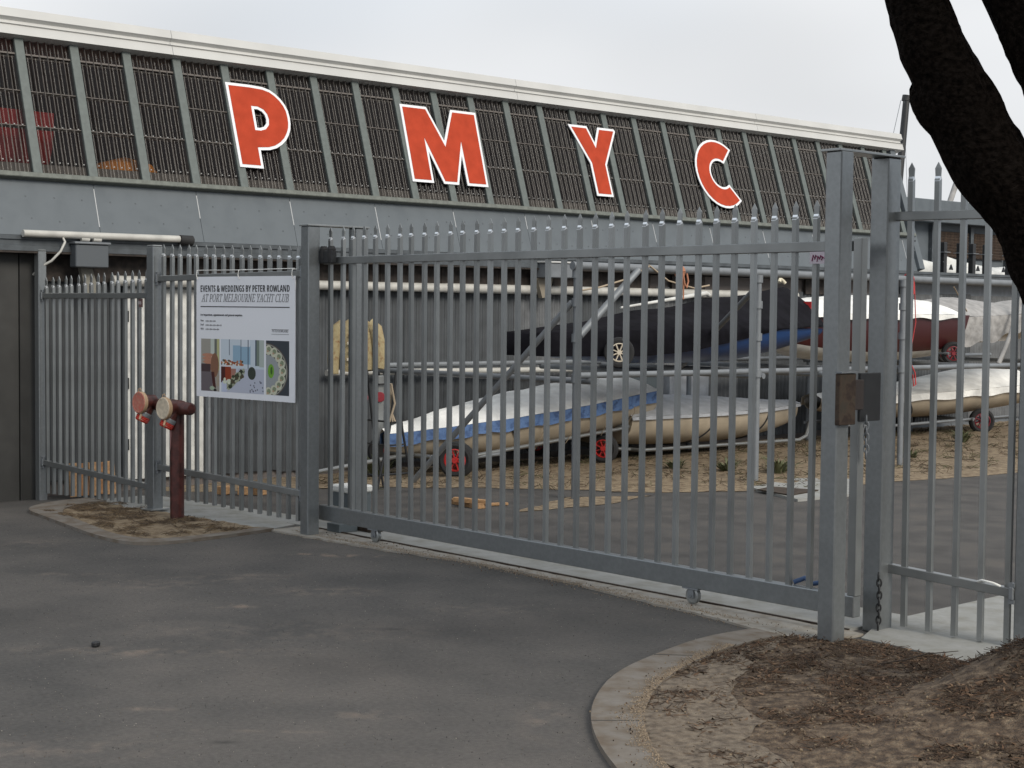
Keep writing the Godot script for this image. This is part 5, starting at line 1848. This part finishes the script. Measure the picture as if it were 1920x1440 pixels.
func odds_and_ends() -> void:
	# black tubular stand with a jacket over it
	var o := thing("metal_stand", "black wire trestle stand under the hanging yellow jacket", "stand", Vector3(8.3, 0, -10.9))
	var s := st()
	for k in 2:
		var z := -10.62 - 0.42 * k
		tube(s, [Vector3(8.02, 0.0, z), Vector3(8.16, 0.55, z), Vector3(8.23, 1.05, z)], 0.011, 7)
		tube(s, [Vector3(8.42, 0.0, z), Vector3(8.30, 0.55, z), Vector3(8.23, 1.05, z)], 0.011, 7)
	obj("leg", s, M.black_metal, o)
	for q in [[8.07, 0.16], [8.17, 0.62], [8.14, 0.42]]:
		s = st()
		tube(s, [Vector3(q[0], q[1], -10.60), Vector3(q[0], q[1], -11.06)], 0.009, 6)
		obj("cross_bar", s, M.black_metal, o)
	s = st()
	tube(s, [Vector3(8.08, 0.17, -10.62), Vector3(8.37, 0.17, -10.62)], 0.008, 6)
	tube(s, [Vector3(8.12, 0.42, -10.62), Vector3(8.33, 0.42, -10.62)], 0.008, 6)
	tube(s, [Vector3(8.16, 0.62, -10.62), Vector3(8.29, 0.62, -10.62)], 0.008, 6)
	obj("tie_bar", s, M.black_metal, o)
	s = st()
	for k in 3:
		tube(s, [Vector3(8.16 + 0.02 * k, 0.95, -10.6 - 0.04 * k), Vector3(8.20, 0.78, -10.6 - 0.05 * k), Vector3(8.16 + 0.03 * k, 0.62, -10.62)], 0.010, 6)
	obj("cord", s, M.rope_tan, o)
	var j := thing("yellow_jacket", "worn yellow jacket hanging on the black stand", "jacket", Vector3(8.09, 0.0, -11.0), -0.72)
	j.scale = Vector3(0.82, 1.0, 0.8)
	s = st()
	s.set_smooth_group(0)
	var prof := [[1.05, 0.185, 0.10], [1.10, 0.19, 0.105], [1.22, 0.185, 0.10], [1.34, 0.18, 0.095], [1.42, 0.175, 0.085], [1.47, 0.14, 0.075], [1.50, 0.085, 0.065], [1.53, 0.07, 0.06], [1.545, 0.06, 0.05]]
	var last := []
	for i in prof.size():
		var ring := []
		for k in 24:
			var a := TAU * k / 24
			var n = 1.0 + 0.10 * sin(a * 5.0 + prof[i][0] * 6.0) * (1.6 - prof[i][0]) * 2.0
			ring.append(Vector3(prof[i][1] * cos(a), prof[i][0] + 0.02 * sin(a * 2.0 + 0.6) * (1.55 - prof[i][0]), prof[i][2] * sin(a) * n))
		if i:
			for k in 24:
				quad(s, last[k], ring[k], ring[(k + 1) % 24], last[(k + 1) % 24])
		last = ring
	s.set_smooth_group(-1)
	obj("body", s, M.jacket, j, true)
	for sd in [-1.0, 1.0]:
		s = st()
		tube(s, [Vector3(0.13 * sd, 1.455, 0.0), Vector3(0.20 * sd, 1.40, 0.01), Vector3(0.235 * sd, 1.28, 0.03), Vector3(0.245 * sd, 1.14, 0.05), Vector3(0.24 * sd, 1.02 if sd < 0 else 1.07, 0.06)], [0.06, 0.075, 0.07, 0.062, 0.055], 14)
		obj("sleeve", s, M.jacket, j, true)
	s = st()
	for q in [[-0.02, 1.36, 0.10, 0.02], [-0.03, 1.29, 0.12, 0.025], [-0.02, 1.22, 0.10, 0.03], [-0.035, 1.15, 0.12, 0.025]]:
		box(s, Vector3(q[0], q[1], 0.112), Vector3(q[2], q[3], 0.004))
	stuff(obj("faded_print", s, mat(lin(0.55, 0.50, 0.40), 0.9), j, true))
	s = st()
	tube(s, [Vector3(-0.07, 1.535, 0.03), Vector3(0.0, 1.555, 0.06), Vector3(0.07, 1.535, 0.03)], 0.014, 8)
	obj("collar", s, M.cream_cloth, j, true)
	# two standpipes with red handles by the wall
	for k in 2:
		var x: float = [8.86, 9.06][k]
		o = thing("tap_post", ["grey standpipe with a red tap handle, the left of a pair by the ribbed wall", "grey standpipe with a red tap handle, the right of a pair by the ribbed wall"][k], "tap", Vector3(x, 0, -11.95), 0.0, "taps by the wall")
		s = st()
		box2(s, Vector3(x - 0.03, 0.0, -11.98), Vector3(x + 0.04, 0.95, -11.93), 0.006)
		obj("post", s, M.galv1, o)
		s = st()
		box2(s, Vector3(x - 0.04, 0.86, -11.99), Vector3(x + 0.05, 0.875, -11.90))
		tube(s, [Vector3(x, 0.95, -11.95), Vector3(x - 0.04, 1.0, -11.93), Vector3(x - 0.07, 0.97, -11.9)], 0.012, 6)
		obj("bracket", s, M.black_metal, o)
		s = st()
		lathe(s, [Vector2(0, 0), Vector2(0.045, 0.0), Vector2(0.05, 0.012), Vector2(0.045, 0.028), Vector2(0, 0.03)], aim(Vector3(x - 0.01, 0.745, -11.93), Vector3(-0.6, 0, 0.8)), 14)
		obj("handle", s, M.rim_dark_red, o)
	# timber lying about
	o = thing("timber_offcuts", "short pine offcuts lying on the yard asphalt behind the gate", "timber", Vector3(8.12, 0, -9.5))
	for q in [[Vector3(8.19, 0.022, -9.78), Vector3(8.13, 0.022, -9.38), 0.09, 0.04], [Vector3(8.05, 0.062, -9.62), Vector3(8.2, 0.05, -9.36), 0.06, 0.035], [Vector3(8.25, 0.015, -9.5), Vector3(8.45, 0.015, -9.42), 0.05, 0.02]]:
		s = st()
		bar(s, q[0], q[1], q[2], q[3], 0.002)
		obj("offcut", s, M.pine, o)
	o = thing("pine_blocks", "pale pine blocks on the ground seen below the event sign", "timber", Vector3(7.2, 0, -11.35))
	for q in [[7.06, -11.47, 0.3], [7.17, -11.36, 0.9], [7.27, -11.25, 0.1]]:
		s = st()
		box(s, Vector3(q[0], 0.035, q[1]), Vector3(0.13, 0.07, 0.09), Basis(UP, q[2]), 0.004)
		obj("block", s, M.pine, o)
	o = thing("orange_boards", "orange brown boards leaning at the wall foot behind the low fence panel", "timber", Vector3(6.4, 0, -12.2))
	for k in 5:
		s = st()
		var x := 6.13 + 0.085 * k
		box(s, Vector3(x, 0.10, -12.40 + 0.012 * (k % 3)), Vector3(0.08, 0.29 - 0.012 * (k % 2), 0.018), Basis(Vector3.RIGHT, -0.12) * Basis(UP, 0.05 * (k % 2)), 0.002)
		obj("board", s, M.orange_board if k % 2 else M.pine, o)
	# drain cover on the small slab
	s = st()
	prism(s, v2([10.68, 8.28, 11.18, 8.36, 11.05, 8.78, 10.78, 8.72]), 0.024, 0.034, Transform3D(Basis(Vector3.RIGHT, Vector3(0, 0, -1), UP), Vector3.ZERO))
	tag(obj("drain_cover", s, M.rust), "rusty brown drain cover on the small concrete slab", "drain cover")
	o = thing("storage_bins", "dark plastic tubs stacked below the rack behind the grey decked dinghy", "storage bin", Vector3(14.2, 0, -12.4))
	s = st()
	box2(s, Vector3(13.0, 0.45, -12.62), Vector3(13.6, 0.93, -12.5), 0.01)
	obj("tub", s, M.motor_grey, o)
	s = st()
	box2(s, Vector3(13.75, 0.45, -12.62), Vector3(14.45, 0.86, -12.46), 0.01)
	obj("tub", s, M.deck_grey, o)
	s = st()
	tube(s, [Vector3(6.62, 0.022, -5.0), Vector3(6.75, 0.022, -4.9)], 0.012, 6)
	# weeds at the edge of the sand
	var spots := [[11.67, -10.5, 0.16], [11.90, -10.0, 0.19], [12.12, -9.55, 0.26], [12.35, -9.7, 0.15], [16.9, -10.5, 0.25], [14.6, -9.7, 0.17], [9.0, -11.9, 0.35]]
	var names := ["small green weed tuft at the sand edge left of the rack post", "green weed tuft close by the rack post foot", "tallest green weed tuft right of the rack post", "low weed tuft beside the small concrete slab", "weed tuft below the white decked dinghy at right", "small weed tuft on the sand seen through the right fence", "weed growing by the wall near the tap posts"]
	for i in spots.size():
		s = st()
		var c := Vector3(spots[i][0], yard_sand_y(spots[i][0], spots[i][1]) - 0.01, spots[i][1])
		for k in 60:
			var a := rng.randf() * TAU
			var l: float = spots[i][2] * rng.randf_range(0.45, 1.0)
			var d := Vector3(cos(a), rng.randf_range(0.6, 2.2), sin(a)).normalized()
			var p := c + Vector3(cos(a), 0, sin(a)) * rng.randf() * 0.07
			var w := Vector3(-sin(a), 0, cos(a)) * 0.008
			var m := p + d * l * 0.6
			var e := p + d * l + Vector3(cos(a), -0.5, sin(a)) * l * 0.25
			tri(s, p - w, p + w, m + w * 1.3)
			tri(s, p - w, m + w * 1.3, m - w * 1.3)
			tri(s, m - w * 1.3, m + w * 1.3, e)
		tag(obj("weed_tuft", s, M.weed), names[i], "weed", "weeds on the sand")


# ------------------------------------------------------------------ tree

func limb(s: SurfaceTool, axis: Array, rad: Array, sd: float) -> void:
	# resampled, with a rough bark surface
	var c := Curve3D.new()
	for i in axis.size():
		var h: Vector3 = (axis[mini(i + 1, axis.size() - 1)] - axis[maxi(i - 1, 0)]) * 0.2
		c.add_point(axis[i], -h, h)
	var len := c.get_baked_length()
	var n := int(len / 0.03)
	var seg := 44
	var last := []
	var side := Vector3(1, 0, 0)
	s.set_smooth_group(0)
	var marks := [0.0]
	for i in range(1, axis.size()):
		marks.append(c.get_closest_offset(axis[i]))
	for i in n + 1:
		var o := len * i / n
		var p := c.sample_baked(o, true)
		var d := (c.sample_baked(minf(o + 0.02, len), true) - c.sample_baked(maxf(o - 0.02, 0), true)).normalized()
		side = (side - d * side.dot(d)).normalized()
		var f := d.cross(side)
		var r: float = rad[0]
		for k in marks.size() - 1:
			if o >= marks[k]:
				r = lerpf(rad[k], rad[k + 1], smoothstep(marks[k], marks[k + 1], o))
		var ring := []
		for j in seg:
			var a := TAU * j / seg
			var q := side * cos(a) + f * sin(a)
			var b := wob.get_noise_3d(q.x * 260.0 + sd, o * 160.0, q.z * 260.0) * 0.11 + absf(wob.get_noise_3d(q.x * 900.0, o * 300.0 + sd, q.z * 900.0)) * -0.12 + 0.02
			ring.append(p + q * r * (1.0 + b))
		if i:
			for j in seg:
				quad(s, last[j], last[(j + 1) % seg], ring[(j + 1) % seg], ring[j])
		last = ring
	s.set_smooth_group(-1)


func tree() -> void:
	var o := thing("tree", "dark rough barked tree leaning in from the right over the fence", "tree", Vector3(5.98, 0.1, -2.62))
	var s := st()
	limb(s, [Vector3(6.02, -0.1, -2.55), Vector3(5.92, 0.35, -2.60), Vector3(5.74, 0.85, -2.68), Vector3(5.52, 1.30, -2.79), Vector3(5.30, 1.74, -2.91), Vector3(5.225, 1.96, -2.985), Vector3(5.13, 2.12, -3.075), Vector3(5.035, 2.36, -3.17), Vector3(4.968, 2.52, -3.222), Vector3(4.903, 2.74, -3.276), Vector3(4.80, 3.2, -3.36), Vector3(4.6, 3.9, -3.5), Vector3(4.2, 4.8, -3.7)], [0.34, 0.24, 0.20, 0.185, 0.148, 0.136, 0.138, 0.134, 0.116, 0.106, 0.10, 0.09, 0.06], 0.0)
	obj("trunk", s, M.bark, o)
	s = st()
	limb(s, [Vector3(5.55, 1.25, -2.74), Vector3(5.42, 1.72, -2.74), Vector3(5.33, 2.1, -2.79), Vector3(5.225, 2.43, -2.88), Vector3(5.12, 2.72, -2.98), Vector3(4.95, 3.3, -3.1), Vector3(4.8, 4.2, -3.1)], [0.12, 0.13, 0.13, 0.128, 0.12, 0.10, 0.06], 40.0)
	obj("limb", s, M.bark, o)
	s = st()
	limb(s, [Vector3(5.08, 2.20, -3.13), Vector3(5.02, 2.34, -3.22), Vector3(4.97, 2.405, -3.275), Vector3(4.935, 2.43, -3.305)], [0.07, 0.10, 0.075, 0.02], 80.0)
	obj("branch_stub", s, M.bark, o)
	s = st()
	limb(s, [Vector3(5.36, 2.1, -2.8), Vector3(5.9, 3.2, -2.4), Vector3(6.6, 4.4, -1.9)], [0.10, 0.08, 0.05], 120.0)
	obj("limb", s, M.bark, o)
	# crown above the frame: clumps of narrow leaves
	var leaf := st()
	quad(leaf, Vector3(-0.016, 0, 0), Vector3(0.016, 0, 0), Vector3(0.010, 0.13, 0.02), Vector3(-0.010, 0.13, 0.02))
	tri(leaf, Vector3(-0.010, 0.13, 0.02), Vector3(0.010, 0.13, 0.02), Vector3(0, 0.19, 0.035))
	var mm := MultiMesh.new()
	mm.transform_format = MultiMesh.TRANSFORM_3D
	mm.use_colors = true
	mm.mesh = mesh_of(leaf)
	var clumps := []
	for i in 110:
		var a := rng.randf() * TAU
		var r := 2.2 * sqrt(rng.randf())
		clumps.append([Vector3(5.6 + cos(a) * r, 4.95 + rng.randf_range(-0.6, 1.5) - 0.06 * r * r, -1.6 + sin(a) * r), rng.randf_range(0.25, 0.55)])
	mm.instance_count = 110 * 170
	var k := 0
	for c in clumps:
		for i in 170:
			var v = Vector3(rng.randfn(), rng.randfn() * 0.7, rng.randfn()) * c[1] * 0.55
			var p: Vector3 = c[0] + v
			p.y = maxf(p.y, 3.35 + 0.1 * p.distance_to(Vector3(0, p.y, 0)))
			var b := Basis.from_euler(Vector3(rng.randf() * TAU, rng.randf() * TAU, rng.randf() * TAU))
			mm.set_instance_transform(k, Transform3D(b, p))
			var g := rng.randf_range(0.7, 1.2)
			mm.set_instance_color(k, Color(0.045 * g, 0.07 * g, 0.03 * g))
			k += 1
	var mi := MultiMeshInstance3D.new()
	mi.name = "crown"
	mi.multimesh = mm
	mi.material_override = M.needle
	mi.position = -o.position
	o.add_child(mi, true)
	stuff(mi)


# ------------------------------------------------------------------ litter

func scatter(called: String, label: String, category: String, mesh: Mesh, n: int, where: Callable, cols: Array, lo: float, hi: float, tilt := 0.25) -> void:
	var mm := MultiMesh.new()
	mm.transform_format = MultiMesh.TRANSFORM_3D
	mm.use_colors = true
	mm.mesh = mesh
	var tf := []
	var tries := 0
	while tf.size() < n and tries < n * 30:
		tries += 1
		var p = where.call()
		if p == null:
			continue
		var b := Basis(UP, rng.randf() * TAU) * Basis(Vector3.RIGHT, rng.randfn(0, tilt)) * Basis(Vector3.BACK, rng.randfn(0, tilt))
		tf.append(Transform3D(b.scaled(Vector3.ONE * rng.randf_range(lo, hi)), p))
	mm.instance_count = tf.size()
	for i in tf.size():
		mm.set_instance_transform(i, tf[i])
		var c: Color = cols[rng.randi() % cols.size()]
		var g := rng.randf_range(0.75, 1.25)
		mm.set_instance_color(i, Color(c.r * g, c.g * g, c.b * g))
	var o := MultiMeshInstance3D.new()
	o.name = called
	o.multimesh = mm
	o.material_override = M.needle
	add_child(o, true)
	stuff(o)
	tag(o, label, category)


func litter() -> void:
	var s := st()   # a curved needle
	bar(s, Vector3(-0.035, 0, 0), Vector3(0, 0.002, 0.005), 0.0022, 0.0016)
	bar(s, Vector3(0, 0.002, 0.005), Vector3(0.035, 0, 0.0), 0.0022, 0.0016)
	var needle := mesh_of(s)
	s = st()        # a curled leaf
	quad(s, Vector3(-0.02, 0.004, 0), Vector3(0, 0, 0.007), Vector3(0.02, 0.005, 0), Vector3(0, 0.003, -0.007))
	var leaf := mesh_of(s)
	s = st()        # a crumb of soil or grit
	box(s, Vector3.ZERO, Vector3(0.010, 0.007, 0.008), Basis(Vector3(0.5, 0.7, 0.3).normalized(), 0.7), 0.002)
	var crumb := mesh_of(s)
	var browns := [Color(0.035, 0.022, 0.014), Color(0.055, 0.034, 0.02), Color(0.08, 0.05, 0.03), Color(0.10, 0.055, 0.03)]
	var patch := FastNoiseLite.new()
	patch.seed = 77
	patch.frequency = 1.6
	patch.fractal_octaves = 3
	var in_bed := func(bias: float):
		var p := Vector2(rng.randf_range(3.4, 6.9), rng.randf_range(-4.72, -2.4))
		if not Geometry2D.is_point_in_polygon(p, bed_in):
			return null
		var right := clampf((p.x - 4.6) / 1.4, 0.0, 1.0) * 0.45
		if patch.get_noise_2d(p.x * 1.5, p.y * 1.5) + right + bias < rng.randf() * 0.5:
			return null
		return Vector3(p.x, soil_y(p.x, p.y) + 0.003, p.y)
	scatter("needle_litter", "dark fallen needles over the tree bed", "leaf litter", needle, 7500, in_bed.bind(-0.04), browns, 0.5, 1.3)
	scatter("leaf_litter", "small brown leaves and bark flakes over the tree bed", "leaf litter", leaf, 2600, in_bed.bind(-0.02), browns + [Color(0.16, 0.10, 0.06)], 0.4, 1.2, 0.4)
	scatter("soil_crumbs", "crumbs of soil and sand over the tree bed", "soil", crumb, 3500, in_bed.bind(0.3), [Color(0.06, 0.042, 0.028), Color(0.12, 0.085, 0.055), Color(0.17, 0.13, 0.085)], 0.3, 1.2, 1.0)
	var in_hyd := func():
		var p := Vector3(rng.randf_range(5.1, 6.0), 0, rng.randf_range(-11.4, -9.4))
		if patch.get_noise_2d(p.x * 2.0, p.z * 2.0) < -0.02 + 0.2 * rng.randf() or p.x < 5.2 + 0.16 * absf(p.z + 9.9) * 0.5:
			return null
		return p + Vector3(0, 0.026, 0)
	scatter("bed_litter", "brown needles and dead grass in the hydrant bed", "leaf litter", needle, 1800, in_hyd, [Color(0.10, 0.07, 0.045), Color(0.16, 0.11, 0.06), Color(0.07, 0.05, 0.035)], 0.5, 1.4)
	var in_yard := func():
		var p := Vector2(rng.randf_range(8.0, 22.0), rng.randf_range(-12.4, -8.3))
		var lim := lerpf(-10.9, -8.6, clampf((p.x - 8.4) / 2.6, 0, 1))
		if p.y > lim or patch.get_noise_2d(p.x, p.y) < -0.05 + 0.25 * rng.randf():
			return null
		return Vector3(p.x, yard_sand_y(p.x, p.y) + 0.004, p.y)
	scatter("yard_litter", "dark twigs and dry weed scraps on the yard sand", "leaf litter", needle, 5000, in_yard, [Color(0.05, 0.035, 0.022), Color(0.09, 0.06, 0.035), Color(0.07, 0.07, 0.03)], 0.8, 2.4, 0.5)
	var on_apron := func():
		var t := rng.randf()
		var p := Vector2(rng.randf_range(6.16, 6.42) - 0.1 * (t * t), lerpf(-9.2, -4.6, t))
		return Vector3(p.x, 0.018, p.y)
	scatter("apron_grit", "bits of leaf and grit on the concrete under the gate", "grit", crumb, 170, on_apron, browns + [Color(0.2, 0.15, 0.1)], 0.2, 0.9, 1.0)
	var on_road := func():
		return Vector3(rng.randf_range(1.8, 6.1), 0.006, rng.randf_range(-11.0, -2.6))
	scatter("road_grit", "pale grit and specks on the asphalt drive", "grit", crumb, 9000, on_road, [Color(0.15, 0.14, 0.13), Color(0.17, 0.155, 0.14), Color(0.04, 0.04, 0.04), Color(0.05, 0.048, 0.045), Color(0.13, 0.105, 0.08), Color(0.26, 0.24, 0.21)], 0.15, 0.42, 1.0)
	var by_kerb := func():
		var i := 2 + rng.randi() % 24
		var p: Vector2 = bed_in[i].lerp(bed_in[i + 1], rng.randf()) + Vector2(rng.randfn(-0.09, 0.05), rng.randfn(0, 0.06))
		return Vector3(p.x, 0.031, p.y)
	scatter("kerb_grit", "soil crumbs and needles spilled on the curved edging", "grit", crumb, 150, by_kerb, browns + [Color(0.25, 0.19, 0.12)], 0.2, 0.8, 1.0)
	var grains := [Color(0.30, 0.235, 0.165), Color(0.24, 0.185, 0.13), Color(0.19, 0.145, 0.10)]
	var line := smooth2(v2([3.2, -2.4, 3.55, -3.2, 3.864, -3.768, 4.156, -4.154, 4.452, -4.43, 4.845, -4.69, 5.278, -4.83, 5.70, -4.93, 6.05, -4.9]), false, 2)
	var at_foot := func():
		var i := rng.randi() % (line.size() - 1)
		var w: Vector2 = -(line[i + 1] - line[i]).orthogonal().normalized()
		var p: Vector2 = line[i].lerp(line[i + 1], rng.randf()) + w * (absf(rng.randfn(0, 0.035)) + 0.002) * (0.5 + clampf(patch.get_noise_2d(line[i].x * 3.0, line[i].y * 3.0) + 0.5, 0.0, 1.3))
		return Vector3(p.x, 0.006, p.y)
	scatter("sand_grains", "sand grains along the outer foot of the curved edging", "sand", crumb, 5000, at_foot, grains, 0.15, 0.5, 1.0)
	var on_kerb := func():
		var i := rng.randi() % 28
		var w: Vector2 = (bed_in[i + 1] - bed_in[i]).orthogonal().normalized()
		var p: Vector2 = bed_in[i].lerp(bed_in[i + 1], rng.randf()) + w * absf(rng.randfn(0, 0.04)) * (0.3 + clampf(patch.get_noise_2d(bed_in[i].x * 3.0, 9.0) + 0.5, 0.0, 1.3))
		return Vector3(p.x, 0.030, p.y)
	scatter("sand_grains", "sand grains spread over the inner half of the curved edging", "sand", crumb, 6000, on_kerb, grains, 0.15, 0.5, 1.0)
	var by_apron := func():
		var z := rng.randf_range(-9.2, -4.75)
		var x := 6.15 + 0.13 * sin((z + 9.2) / 4.4 * PI) + rng.randfn(0, 0.035)
		return Vector3(x, 0.018 if x > 6.2 else 0.007, z)
	scatter("sand_grains", "sand grains along the road side of the gate apron", "sand", crumb, 5000, by_apron, grains, 0.15, 0.5, 1.0)
	# a few twigs one can pick out
	var tw := [[Vector3(4.95, 0.06, -3.95), Vector3(5.22, 0.06, -3.72), 0.006, "dark bent twig lying across the middle of the tree bed"], [Vector3(5.6, 0.10, -3.85), Vector3(6.0, 0.12, -3.72), 0.006, "long dark twig below the concrete pad"], [Vector3(5.95, 0.24, -3.35), Vector3(6.06, 0.235, -3.28), 0.009, "pale stick on the mound beside the tree"]]
	for t in tw:
		s = st()
		var m: Vector3 = (t[0] + t[1]) / 2 + Vector3(0.02, 0.015, 0.02)
		var m2: Vector3 = t[0].lerp(t[1], 0.3) + Vector3(-0.012, 0.004, 0.015)
		tube(s, [t[0], m2, m, t[1]], [t[2] * 0.65, t[2] * 0.55, t[2] * 0.5, t[2] * 0.25], 6)
		tag(obj("twig", s, M.twig if t[2] != 0.009 else M.canvas), t[3], "twig", "twigs on the tree bed")
	s = st()
	box(s, Vector3(3.40, 0.018, -6.66), Vector3(0.04, 0.025, 0.03), Basis(UP, 0.4), 0.006)
	tag(obj("stone", s, M.black_metal), "small dark stone alone on the asphalt at left", "stone")
